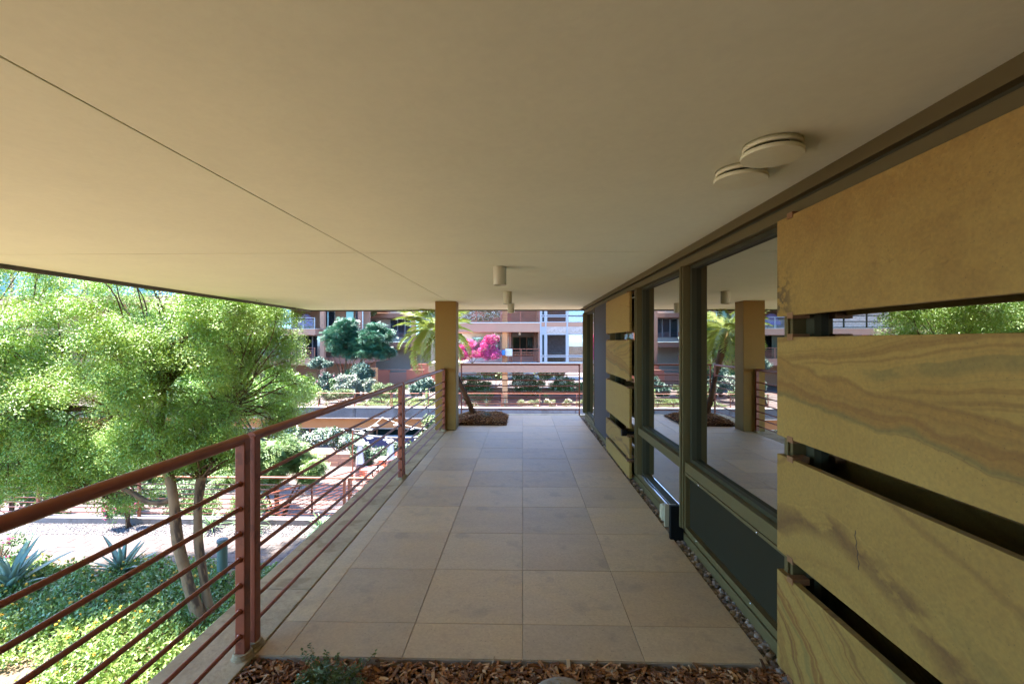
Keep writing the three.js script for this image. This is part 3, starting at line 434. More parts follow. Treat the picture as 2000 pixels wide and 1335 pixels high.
// ------------------------------------------------------------------ the big tree left of the deck
{
  const base = V(-4.93, GY, -7.0), t = thing('shade_tree', 'large feathery green shade tree with two leaning trunks beside the deck', 'tree', base.toArray());
  const q = (x, y, z) => V(x, y, z).sub(base);
  const f1 = q(-6.55, -0.2, -8.0), f2 = q(-5.75, -0.85, -8.0);
  part('trunk', limb([q(-4.93, -3.0, -6.93), q(-5.05, -2.75, -6.99), q(-5.37, -2.19, -7.15), q(-5.68, -1.63, -7.35), q(-5.97, -0.87, -7.6), f1], [0.105, 0.09, 0.082, 0.08, 0.078, 0.075], 14, 0.06), M.bark, t);
  part('trunk', limb([q(-4.86, -3.0, -7.08), q(-4.95, -2.78, -7.1), q(-5.2, -2.27, -7.3), q(-5.44, -1.69, -7.5), q(-5.62, -1.2, -7.75), f2], [0.085, 0.07, 0.065, 0.065, 0.068, 0.075], 12, 0.08), M.bark, t);
  const limbs = [], pts = [];
  // [end point, radius of the leaf mass, density]
  const ends = [];
  const E = (c, r, n, sub, dens) => { for (let i = 0; i < n; i++) { const p = inBlob(c, r, 0.55); ends.push([p, sub, dens]); } };
  E([-7.6, 2.0, -8.0], [2.9, 1.5, 1.5], 78, 0.46, 0.95); E([-6.7, 1.0, -7.9], [1.7, 1.1, 1.0], 34, 0.42, 0.9);
  E([-5.45, 0.95, -9.5], [0.75, 0.95, 0.8], 20, 0.4, 0.75); E([-5.9, 2.1, -9.6], [0.9, 0.7, 0.8], 14, 0.46, 1);
  E([-9.6, 0.95, -7.4], [1.6, 1.4, 1.1], 32, 0.43, 0.95); E([-7.7, -0.1, -7.9], [1.5, 0.5, 0.7], 30, 0.38, 1); E([-8.9, -0.45, -8.0], [1.3, 0.45, 0.6], 20, 0.34, 0.9); E([-6.6, -0.35, -8.3], [0.8, 0.35, 0.5], 14, 0.32, 0.9);
  E([-5.8, -0.1, -8.1], [0.7, 0.5, 0.6], 15, 0.34, 0.9); E([-8.3, -1.2, -8.1], [1.5, 0.3, 0.3], 14, 0.24, 0.5); E([-5.1, 0.05, -9.5], [0.35, 0.4, 0.4], 6, 0.3, 0.8);
  E([-8.7, -0.8, -8.15], [1.7, 0.38, 0.45], 24, 0.3, 0.85); E([-5.55, -0.4, -8.45], [0.5, 0.42, 0.4], 9, 0.3, 0.85);
  const forks = [f1, f2, q(-7.4, 0.3, -8.1), q(-6.7, 0.7, -8.3), q(-8.6, 0.45, -7.9), q(-5.8, 0.3, -8.7)];
  const main = [[f1, q(-7.0, 0.0, -8.1), forks[2], q(-8.1, 0.4, -8.0), forks[4], q(-9.9, 0.7, -7.7)], [f1, q(-6.65, 0.2, -8.2), forks[3], q(-7.1, 1.4, -8.4), q(-7.6, 2.3, -8.5)], [f2, q(-5.75, -0.3, -8.4), forks[5], q(-5.9, 1.0, -9.4), q(-5.8, 1.7, -9.9)], [q(-5.85, -1.05, -7.55), q(-6.4, -1.18, -7.7), q(-7.1, -1.0, -7.9), q(-7.7, -1.12, -8.1), q(-8.5, -0.95, -8.2)]];
  const mr = [[0.085, 0.06, 0.03], [0.08, 0.055, 0.02], [0.08, 0.05, 0.02], [0.05, 0.035, 0.012]];
  main.forEach((m, i) => part('limb', limb(m, mr[i], 8, 0.05), M.barkDark, t));
  for (const [p, sub, dens] of ends) {
    const e = p.clone().sub(base); let f = forks[0], bd = 1e9; for (const k of [...forks, main[3][3], main[0][5]]) { const d = k.distanceTo(e); if (d < bd) { bd = d; f = k; } }
    const mid = f.clone().lerp(e, 0.55); mid.y += 0.12 * bd; mid.x += rr(-0.2, 0.2); mid.z += rr(-0.2, 0.2); mid.x += rr(-0.25, 0.25); mid.z += rr(-0.25, 0.25); limbs.push(limb([f, f.clone().lerp(mid, 0.5).add(V(rr(-0.12, 0.12), rr(-0.12, 0.12), rr(-0.12, 0.12))), mid, e], [0.024, 0.017, 0.012, 0.004], 5));
    const tw = []; const nt = 7; for (let k = 0; k < nt; k++) { const d = inBlob([0, 0, 0], [sub, sub * 0.7, sub], 0.7); tw.push(d); limbs.push(limb([mid.clone().lerp(e, 0.5 + 0.5 * k / nt), e.clone().add(d.clone().multiplyScalar(0.6)).add(V(0, 0.05, 0)), e.clone().add(d)], [0.006, 0.004, 0.002], 3)); }
    const n = Math.round(dens * 74 * Math.pow(sub / 0.5, 2)); for (let k = 0; k < n; k++) { const d = tw[k % nt], s = Math.pow(rnd(), 0.6) * 1.15; const o = e.clone().addScaledVector(d, s).add(V(rr(-0.15, 0.15), rr(-0.13, 0.09) - 0.1 * s * s, rr(-0.15, 0.15)).multiplyScalar(sub / 0.45)); if (o.y + base.y > 2.2 && o.x + base.x > -5.1) continue; pts.push([o, rr(0.75, 1.25)]); }
  }
  part('twig', merge(limbs), M.barkDark, t).userData.kind = 'stuff';
  foliage('crown', pts, leafGeo.fine, L.tree, t, [C(0.75, 0.88, 0.7), C(1.3, 1.15, 1.0)]);
}
// flowering ground cover below
{
  const pts = [], fl = []; for (let i = 0; i < 13000; i++) { const x = rr(-11.5, -3.6), z = rr(-8.85, -4.2); const edge = -8.75 + 0.25 * Math.sin(x * 2.1) + 0.2 * Math.sin(x * 5.3); if (z < edge) continue; if (x < -6.2 && z > -5.75 + 0.35 * Math.sin(x * 3) ) continue; const h = 0.10 + 0.16 * fbm(cl((x + 14) / 12), cl((z + 10) / 8), 9, 3, 400); pts.push([V(x, GY + rr(0.01, h * 1.3), z), rr(0.8, 1.5)]); if (rnd() < 0.035 && x < -5.4) fl.push([V(x, GY + h * 1.3 + 0.06, z), rr(0.7, 1.1)]); }
  const t = thing('ground_cover', 'bright green ground cover dotted with orange yellow blossoms below the railing', 'ground cover', [0, 0, 0]); t.userData.kind = 'stuff';
  foliage('foliage', pts, leafGeo.low, L.cover, t, [C(0.8, 0.9, 0.75), C(1.35, 1.2, 1.3)]);
  foliage('blossom', fl, cluster(9, 0.022, 0.028, 0.022, 0.4, 31), L.yellow, t);
}
// agaves, spiky plants, bollard
rosette('agave', 'big blue grey agave at the left edge of the flower bed', 'agave', [-9.2, GY, -7.95], 28, 1.0, 0.22, [L.agave, L.agavePale, L.agave], { el0: 0.15, el1: 1.3, curve: 0.35 });
rosette('agave', 'smaller blue green agave beside the brick path', 'agave', [-7.75, GY, -8.6], 20, 0.74, 0.18, [L.agave, L.agavePale], { el0: 0.25, el1: 1.35, curve: 0.2 });
rosette('spiky_plant', 'bright green strappy plant by the gap in the courtyard railing', 'spiky plant', [-4.75, GY, -10.6], 46, 0.62, 0.05, L.yucca, { el0: 0.2, el1: 1.4, curve: 1.3 });
rosette('spiky_plant', 'green strappy plant on the gravel, behind the nearest railing post', 'spiky plant', [-6.5, GY, -10.65], 46, 0.72, 0.055, L.yucca, { el0: 0.2, el1: 1.4, curve: 1.4 });
rosette('spiky_plant', 'green strappy plant on the gravel, left of the tree trunks', 'spiky plant', [-7.5, GY, -10.75], 36, 0.55, 0.05, L.yucca, { el0: 0.2, el1: 1.4, curve: 1.2 });
{ const t = thing('bollard_light', 'round grey green bollard light standing beside the tree trunks', 'bollard', [-5.5, GY - 0.03, -8.2]); part('post', new THREE.CylinderGeometry(0.085, 0.085, 0.82, 28).translate(0, 0.41, 0), phy({ color: C(0.085, 0.115, 0.09), roughness: 0.6, specularIntensity: 0.4 }), t); part('neck', new THREE.CylinderGeometry(0.07, 0.07, 0.05, 24).translate(0, 0.84, 0), M.frameDark, t); part('cap', new THREE.LatheGeometry([[0, 0.925], [0.075, 0.925], [0.093, 0.91], [0.093, 0.865], [0, 0.863]].map(a => new THREE.Vector2(...a)).reverse(), 28), phy({ color: C(0.12, 0.15, 0.15), roughness: 0.6, specularIntensity: 0.4 }), t); }
bush('flowering_shrub', 'loose shrub with crimson blossoms behind the big agave', 'shrub', GY, [[[-10.3, GY + 0.45, -8.7], [0.6, 0.4, 0.4]]], 160, leafGeo.low, L.mid, { flowers: [L.magenta, 0.14, 0.9] });
bush('flowering_shrub', 'red flowered shrub in front of the courtyard railing, behind the tree', 'shrub', GY, [[[-9.6, GY + 0.5, -10.85], [0.5, 0.45, 0.3]]], 260, leafGeo.low, L.mid, { flowers: [L.magenta, 0.25, 1.0] });
// plants by the deck
rosette('grass_tuft', 'small green grassy plant on the far bark mound', 'grass tuft', [-0.72, 0.1, -9.05], 40, 0.24, 0.012, L.plant, { el0: 0.15, el1: 1.2, curve: 1.2 });
{ // small leafy plant in the near bed
  const t = thing('leafy_plant', 'small dark green leafy plant growing in the near bark', 'plant', [-0.90, -0.03, -2.10]); const st = [], pts = [];
  for (let i = 0; i < 46; i++) { const a = rr(0, 6.28), r = Math.sqrt(rnd()), e = V(0.17 * r * Math.cos(a), rr(0.05, 0.135) * (1.15 - 0.5 * r), 0.11 * r * Math.sin(a)), o = V(e.x * 0.35, 0, e.z * 0.35); st.push(limb([o, o.clone().lerp(e, 0.5).add(V(0, 0.015, 0)), e], [0.0022, 0.0018, 0.001], 4)); for (let k = 0; k < 9; k++) pts.push([o.clone().lerp(e, 0.25 + 0.75 * k / 8).add(V(rr(-0.006, 0.006), rr(-0.003, 0.006), rr(-0.006, 0.006))), rr(0.7, 1.3)]); }
  for (const [x, y] of [[-0.14, 0.16], [-0.115, 0.18], [-0.03, 0.155], [0.03, 0.15], [0.15, 0.14], [0.20, 0.15], [-0.02, 0.165]]) { const o = V(x * 0.3, 0, 0), e = V(x, y, rr(-0.05, 0.02)); st.push(limb([o, o.clone().lerp(e, 0.5).add(V(0, 0.01, 0)), e], [0.0024, 0.0018, 0.0009], 4)); for (let k = 0; k < 10; k++) pts.push([o.clone().lerp(e, 0.35 + 0.65 * k / 9), rr(0.7, 1.2)]); }
  part('stem', merge(st), std({ color: C(0.10, 0.12, 0.04), roughness: 0.8 }), t); foliage('foliage', pts, cluster(3, 0.006, 0.016, 0.0095, 0.8, 41), L.plant, t);
}
{ // leaning palm on the far mound
  const b = V(-1.0, 0.08, -9.4), cr = V(-2.12, 1.78, -10.9), t = thing('date_palm', 'small leaning date palm on the bark mound beside the column', 'palm', b.toArray()); const q = v => v.clone().sub(b);
  part('trunk', limb([V(0.02, -0.08, 0.02), V(-0.12, 0.25, -0.05), q(V(-1.46, 0.85, -9.98)), q(V(-1.82, 1.36, -10.5)), q(cr)], [0.062, 0.05, 0.052, 0.075, 0.085], 12, 0.05), M.palmBark, t);
  const scales = []; for (let i = 0; i < 150; i++) { const f = rnd(), p = b.clone().lerp(cr, f); p.copy(new THREE.CatmullRomCurve3([b, V(-1.12, 0.33, -9.45), V(-1.46, 0.85, -9.98), V(-1.82, 1.36, -10.5), cr]).getPoint(f)).sub(b); const a = rr(0, 6.28), r = 0.055 + 0.03 * f; const g = new THREE.ConeGeometry(0.016, 0.05, 4); g.rotateX(0.5); g.rotateY(-a + 1.57); g.translate(p.x + r * Math.cos(a), p.y, p.z + r * Math.sin(a)); scales.push(g); }
  part('leaf_bases', merge(scales), M.palmBark, t).userData.kind = 'stuff';
  const qf = mulberry(9), gs = [0.5, 1.0, 1.5, 2.0].map(d => frondGeo(1.15, d, 0.30, 27, qf));
  for (let i = 0; i < 40; i++) { const f = i / 40, m = part('frond', gs[Math.min(3, Math.floor((1 - f) * 4.2))], L.palm, t); m.rotation.order = 'YZX'; m.rotation.y = i * 2.399; m.rotation.z = -0.35 + 1.45 * f; m.position.copy(q(cr)).add(V(0, 0.04 + 0.07 * f, 0)); m.scale.setScalar(0.78 + 0.25 * rnd()); if (cr.y + 1.15 * Math.sin(m.rotation.z) * 0.8 > 2.25) m.rotation.z = Math.min(m.rotation.z, 0.7); }
}

// ------------------------------------------------------------------ lower patio and planting between
const G1 = 'trees and shrubs below the courtyard railing';
bush('small_tree', 'yellow green small tree behind the courtyard railing, right of the tree trunks', 'tree', -5.2, [[[-8.2, -2.35, -15], [1.0, 0.85, 0.9]], [[-7.2, -2.6, -15.2], [0.6, 0.5, 0.6]], [[-9.4, -2.6, -15], [0.9, 0.8, 0.8]]], 2600, leafGeo.mid, L.lime, { sr: 0.06, stems: 7, group: G1 });
bush('shrub', 'lime green shrub directly behind the courtyard railing', 'shrub', -4.6, [[[-7.9, -3.25, -12.6], [0.65, 0.65, 0.55]], [[-8.9, -3.3, -12.5], [0.7, 0.7, 0.5]]], 1500, leafGeo.round, L.lime, { group: G1 });
bush('shrub', 'pale grey green shrub beyond the railing at the far left', 'shrub', LY, [[[-22.5, -3.4, -19.5], [2.4, 1.6, 1.8]], [[-19.4, -3.9, -20], [1.9, 1.3, 1.6]]], 1800, leafGeo.big, L.pale, { sr: 0.06, stems: 9, group: G1 });
bush('shrub', 'pale green rounded shrub beyond the railing, behind the tree trunks', 'shrub', LY, [[[-15.2, -4.0, -20], [2.0, 1.5, 1.6]], [[-12.4, -4.3, -21], [1.6, 1.2, 1.4]]], 1700, leafGeo.big, L.pale, { sr: 0.06, stems: 9, group: G1 });
bush('shrub', 'dark green shrub on the left beyond the railing', 'shrub', LY, [[[-27, -2.6, -24], [3.0, 2.4, 2.0]], [[-22, -2.4, -26], [3, 2, 2]]], 1600, leafGeo.big, L.mid, { sr: 0.07, stems: 9, group: G1 });
bush('small_tree', 'broad green tree between the ramp and the far terrace at left', 'tree', LY, [[[-21, -1.4, -30], [3.0, 1.9, 2]], [[-17.5, -2.4, -30], [1.6, 1.4, 1.5]]], 1700, leafGeo.big, L.tree, { sr: 0.1, stems: 8, group: G1 });
bush('flowering_hedge', 'hedge of white blossoms below the restaurant windows', 'hedge', LY + 0.75, [[[-12.6, -5.0, -30.5], [1.6, 0.8, 0.8]], [[-15, -5.0, -30.5], [1.6, 0.8, 0.8]], [[-11.2, -5.2, -30.4], [0.9, 0.6, 0.7]]], 1500, leafGeo.big, L.hedge, { flowers: [L.white, 0.5, 0.8], stems: 5 });
{ const t = thing('planter_wall', 'low pinkish block wall holding the white flowered hedge', 'wall', [-13.6, LY, -29.5]); for (let r = 0; r < 3; r++) for (let c = 0; c < 8; c++) part('block', rbx(-3.2 + c * 0.8 + (r % 2) * 0.12 + 0.008, -2.4 + c * 0.8 + (r % 2) * 0.12 - 0.008, r * 0.27 + 0.006, r * 0.27 + 0.266, -0.15 - rr(0, 0.01), 0.15 + rr(0, 0.012), 0.012), M.salmon, t); part('core', bx(-3.1, 3.2, 0, 0.79, -0.13, 0.13), M.terra, t); }
function heater(label, x, z, s) {
  const t = thing('patio_heater', label, 'patio heater', [x, LY, z], 0.5, 'pyramid patio heaters'); const tb = [];
  part('cabinet', new THREE.CylinderGeometry(0.30, 0.38, 0.85, 4).rotateY(0.785).translate(0, 0.45, 0), std({ color: C(0.11, 0.06, 0.06), roughness: 0.5 }), t);
  part('glass_tube', new THREE.CylinderGeometry(0.055, 0.055, 1.1, 14).translate(0, 1.45, 0), M.cream, t);
  for (const a of [0, 1, 2, 3]) { const c = Math.cos(a * 1.571 + 0.785), d = Math.sin(a * 1.571 + 0.785); part('leg', rod(V(c * 0.30, 0.88, d * 0.30), V(c * 0.16, 2.05, d * 0.16), 0.02, 6), M.alum, t); }
  for (let f = 0; f < 4; f++) { const g = new THREE.BufferGeometry(), a0 = f * 1.571 + 0.785, a1 = a0 + 1.571, P = (a, r, y) => [Math.cos(a) * r, y, Math.sin(a) * r]; const v = [P(a0, 0.27, 0.92), P(a1, 0.27, 0.92), P(a1, 0.15, 2.0), P(a0, 0.15, 2.0)]; g.setAttribute('position', new THREE.Float32BufferAttribute([...v[0], ...v[1], ...v[2], ...v[0], ...v[2], ...v[3]], 3)); g.computeVertexNormals(); part('guard', g, M.alum, t).material = heatGuard; }
  part('hood', new THREE.CylinderGeometry(0.12, 0.36, 0.14, 4).rotateY(0.785).translate(0, 2.14, 0), M.cream, t);
}
const heatGuard = std({ color: C(0.62, 0.60, 0.62), roughness: 0.4, metalness: 0.2, side: THREE.DoubleSide });
heater('nearer pyramid patio heater standing beside the string light pole', -9.6, -26.6, 1);
heater('farther pyramid patio heater behind the second railing post', -8.0, -27.4, 1);
function patioTable(x, z, tl, seats) {
  const t = thing('patio_table', tl, 'table', [x, LY, z], 0, 'white patio tables'); part('tabletop', rbx(-0.55, 0.55, 0.72, 0.76, -0.4, 0.4, 0.01), M.cream, t); part('leg', rod(V(0, 0.02, 0), V(0, 0.72, 0), 0.04, 10), M.drip, t); part('foot', bx(-0.35, 0.35, 0, 0.03, -0.3, 0.3), M.drip, t);
  for (const [dx, dz, turn, words] of seats) { const c = thing('patio_chair', words, 'chair', [x + dx, LY, z + dz], turn, 'orange patio chairs'); part('seat', rbx(-0.22, 0.22, 0.43, 0.47, -0.22, 0.22, 0.01), orangeChair, c); for (let k = 0; k < 3; k++) part('backrest_slat', rbx(-0.21, 0.21, 0.56 + k * 0.12, 0.645 + k * 0.12, 0.20, 0.225, 0.006), orangeChair, c); for (const a of [-1, 1]) for (const b of [-1, 1]) part('leg', rod(V(a * 0.2, 0, b * 0.2), V(a * 0.2, b > 0 ? 0.9 : 0.43, b * 0.2), 0.015, 6), M.drip, c); }
}
const orangeChair = std({ color: C(0.62, 0.12, 0.05), roughness: 0.5 });
patioTable(-8.75, -26.3, 'nearest white patio table to the ramp', [[-0.2, 0.75, 0, 'orange chair in front of the nearest patio table'], [0.25, -0.75, 3.14, 'orange chair behind the nearest patio table']]);
patioTable(-8.6, -28.6, 'second white patio table, between the heaters', [[0, 0.75, 0, 'orange chair in front of the second patio table'], [0.2, -0.8, 3.14, 'orange chair behind the second patio table']]);
patioTable(-7.6, -31, 'white patio table closest to the restaurant', [[0.2, 0.75, 0, 'orange chair in front of the table closest to the restaurant']]);
bush('planter_shrub', 'white flowered planting between the patio tables and the restaurant', 'shrub', LY, [[[-8.8, -5.9, -30.3], [1.1, 0.6, 0.5]], [[-10.4, -5.8, -29.6], [0.7, 0.6, 0.5]]], 700, leafGeo.big, L.hedge, { flowers: [L.white, 0.45, 0.5] });
bush('planter_shrub', 'pale planting at the right end of the patio', 'shrub', LY, [[[-6.2, -5.6, -31], [1.3, 0.9, 0.6]], [[-6.8, -4.9, -33.4], [0.7, 1.1, 0.5]]], 700, leafGeo.big, L.pale, {});
{ // string lights
  const p = thing('string_light_pole', 'thin reddish pole that carries the string lights', 'pole', [-9.95, LY, -26.4]); part('shaft', rod(V(0, 0, 0), V(0, 2.95, 0), 0.04, 10), M.rust, p); part('cap', new THREE.SphereGeometry(0.06, 10, 8).translate(0, 2.97, 0), M.alum, p);
  const wire = (label, a, b, sag, n) => { const t = thing('string_lights', label, 'string lights', a.toArray(), 0, 'string lights over the patio'), B = b.clone().sub(a); const P = f => V(B.x * f, B.y * f - sag * 4 * f * (1 - f), B.z * f); const pts = []; for (let i = 0; i <= 10; i++) pts.push(P(i / 10)); part('cable', new THREE.TubeGeometry(new THREE.CatmullRomCurve3(pts), 24, 0.022, 5), M.cream, t); for (let i = 1; i <= n; i++) { const c = P(i / (n + 1)); const s = part('shade', new THREE.LatheGeometry([[0.02, -0.06], [0.06, -0.10], [0.20, -0.16], [0.19, -0.165]].map(q => new THREE.Vector2(...q)), 14).translate(c.x, c.y, c.z), heatGuard, t); part('bulb', new THREE.SphereGeometry(0.05, 8, 6).translate(c.x, c.y - 0.17, c.z), M.cream, s); } };
  wire('string of lights rising from the pole to the terrace fascia', V(-9.95, -3.58, -26.4), V(-10.7, -4.15, -34.4), 0.28, 3);
  wire('string of lights running from the fascia peak towards the column', V(-10.7, -4.15, -34.4), V(-6.3, -4.2, -30), 0.12, 2);
  wire('string of lights crossing low from the pole past the heaters', V(-9.95, -3.7, -26.4), V(-5.8, -4.4, -29), 0.2, 4);
}
bush('shrub', 'mid green shrub behind the courtyard railing at the far left', 'shrub', -4.9, [[[-14.2, -2.9, -13.2], [1.4, 0.95, 0.7]], [[-16.4, -3.0, -13], [1.3, 0.9, 0.7]]], 1500, leafGeo.round, L.lime, { group: G1, scale: 1.5, hue: [C(0.6, 0.75, 0.7), C(1.1, 1.0, 1.0)] });
bush('shrub', 'pale leafy shrub behind the courtyard railing, left of the tree trunks', 'shrub', -4.9, [[[-11.8, -2.9, -13.6], [1.2, 0.9, 0.7]], [[-10.2, -3.1, -13.2], [0.9, 0.8, 0.6]]], 1400, leafGeo.round, L.pale, { group: G1, scale: 1.5, hue: [C(0.6, 0.75, 0.6), C(1.0, 1.0, 0.9)] });
bush('small_tree', 'leafy green tree filling the gap beyond the brick path', 'tree', LY, [[[-13.5, -1.2, -24], [2.4, 1.5, 1.6]], [[-16.5, -1.6, -24.5], [2.0, 1.4, 1.5]]], 2000, leafGeo.big, L.tree, { sr: 0.1, stems: 9, group: G1 });
// ------------------------------------------------------------------ terrace with the restaurant under it
const terrace = struct('terrace', bx(-60, 16, TY - 0.75, TY, -34.62, -90), M.paving);
for (let k = 0; k < 12; k++) part('fascia_panel', muv(rbx(-52 + k * 5.6 + 0.015, -46.4 + k * 5.6 - 0.015, TY - 0.74, TY + 0.02, -34.48, -34.62, 0.01), 5, k * 0.37), M.whiteConc, terrace);
part('coping', bx(-60, 16, TY + 0.021, TY + 0.06, -34.44, -34.75), M.cream, terrace);
part('drip_edge', bx(-60, 16, TY - 0.80, TY - 0.751, -34.44, -34.62), M.cream, terrace);
{ const r = thing('restaurant_front', 'glazed restaurant front under the terrace with an orange fascia', 'building', [-15, LY, -36]);
  part('fascia', rbx(-45, 30, 1.42, 2.18, 0.4, 0.9, 0.01), M.orange, r); part('fascia_trim', bx(-45, 30, 2.181, 2.25, 0.4, 1.0), M.salmon, r); part('head', bx(-45, 30, 1.34, 1.419, 0.3, 0.85), M.cream, r);
  part('rear_wall', bx(-45, 30, 0, 2.29, -4.2, -4), M.interior, r); part('soffit', bx(-45, 30, 2.26, 2.3, -4, 0.39), M.interior, r);
  for (let k = 0; k < 22; k++) { const x = -20 + k * 1.8; part('mullion', bx(x - 0.05, x + 0.05, 0, 1.339, -0.08, 0.08), M.salmon, r); if (k < 21) { const w = part('window', merge([bx(x + 0.06, x + 1.74, 0.0, 0.1, -0.05, 0.05), bx(x + 0.06, x + 1.74, 1.27, 1.338, -0.05, 0.05)]), M.frameDark, r); part('pane', bx(x + 0.06, x + 1.74, 0.1, 1.27, -0.012, 0.0), M.paneTeal, w); } }
  const font = await new FontLoader().loadAsync('fonts/droid/droid_sans_regular.typeface.json'); const tg = new TextGeometry('Catering', { font, size: 0.17, depth: 0.01, curveSegments: 2 }); tg.translate(-0.15, 1.0, 0.01); part('lettering', tg, M.cream, r);
  part('wall', bx(-45, -20.2, 0, 1.339, -0.1, 0.1), M.salmon, r);
  part('bench_canopy', rbx(2.6, 13, 0.82, 0.90, 1.1, 1.5, 0.01), M.cream, r); part('bar_front', bx(2.7, 13, 0, 0.81, 1.15, 1.45), std({ color: C(0.03, 0.035, 0.09), roughness: 0.6 }), r);
}
const G2 = 'railings along the terrace edge';
['left of the big tree', 'seen through the big tree', 'below the fan palm and shrubs', 'left of the tan column', 'behind the far end railing of the deck', 'beside the window wall end'].forEach((w, i) => farRailing('pinkish terrace railing section ' + w, [V(-44 + i * 8.5, TY + 0.06, -34.62), V(-35.6 + i * 8.5, TY + 0.06, -34.62)], 1.05, 7, 2.8, G2, M.rust, 0.011));
for (const [x, w] of [[-15.4, 'leftmost small agave in the terrace planter'], [-12.3, 'small agave in the terrace planter below the round shrub'], [-10.6, 'middle small agave in the terrace planter'], [-8.9, 'small agave in the terrace planter above the heaters'], [-7.7, 'small agave in the terrace planter next to the column'], [-2.8, 'larger green agave in the planter behind the far end railing'], [-1.4, 'grey agave in the planter behind the far end railing']]) rosette('planter_agave', w, 'agave', [x, TY + 0.02, -35.3], 18, x > -3 ? 0.85 : 0.6, 0.10, x === -1.4 ? L.grey : L.pale, { el0: 0.3, el1: 1.3, curve: 0.5, group: 'agaves in the terrace planter' });
for (const [x, w] of [[-0.1, 'low pale blossom clump left of the planter middle'], [0.9, 'low pale green clump at the planter middle'], [2.1, 'low pale blossom clump right of the planter middle'], [3.4, 'low pale blossom clump near the window wall end'], [-3.9, 'low pale blossom clump behind the leaning palm trunk'], [4.5, 'low pale blossom clump hidden partly by the window wall post']]) bush('planter_flowers', w, 'flowers', TY, [[[x, TY + 0.3, -35.3], [0.55, 0.28, 0.3]]], 130, leafGeo.round, L.pale, { scale: 1.4, flowers: [L.blush, 0.22, 0.8], stems: 2 });

// ------------------------------------------------------------------ buildings
function win(parent, x0, x1, y0, y1, z, pane = M.paneBlue, fw = 0.05, fm = M.alum) {
  const f = part('window', merge([bx(x0, x0 + fw, y0, y1, z - 0.05, z + 0.03), bx(x1 - fw, x1, y0, y1, z - 0.05, z + 0.03), bx(x0 + fw, x1 - fw, y0, y0 + fw, z - 0.05, z + 0.03), bx(x0 + fw, x1 - fw, y1 - fw, y1, z - 0.05, z + 0.03)]), fm, parent); part('pane', bx(x0 + fw, x1 - fw, y0 + fw, y1 - fw, z - 0.03, z - 0.01), pane, f); return f;
}
function balcony(parent, x0, x1, y, z, mat, h = 1.1) { const f = part('balcony_railing', merge([bx(x0, x1, y + h - 0.05, y + h, z - 0.03, z + 0.03), ...[x0, (x0 + x1) / 2 - 0.03, x1 - 0.06].map(x => bx(x, x + 0.06, y, y + h - 0.051, z - 0.025, z + 0.025))]), mat, parent); for (let k = 0; k < 7; k++) part('bar', bx(x0 + 0.06, x1 - 0.06, y + 0.1 + k * 0.12, y + 0.13 + k * 0.12, z - 0.012, z + 0.012), mat, f); }
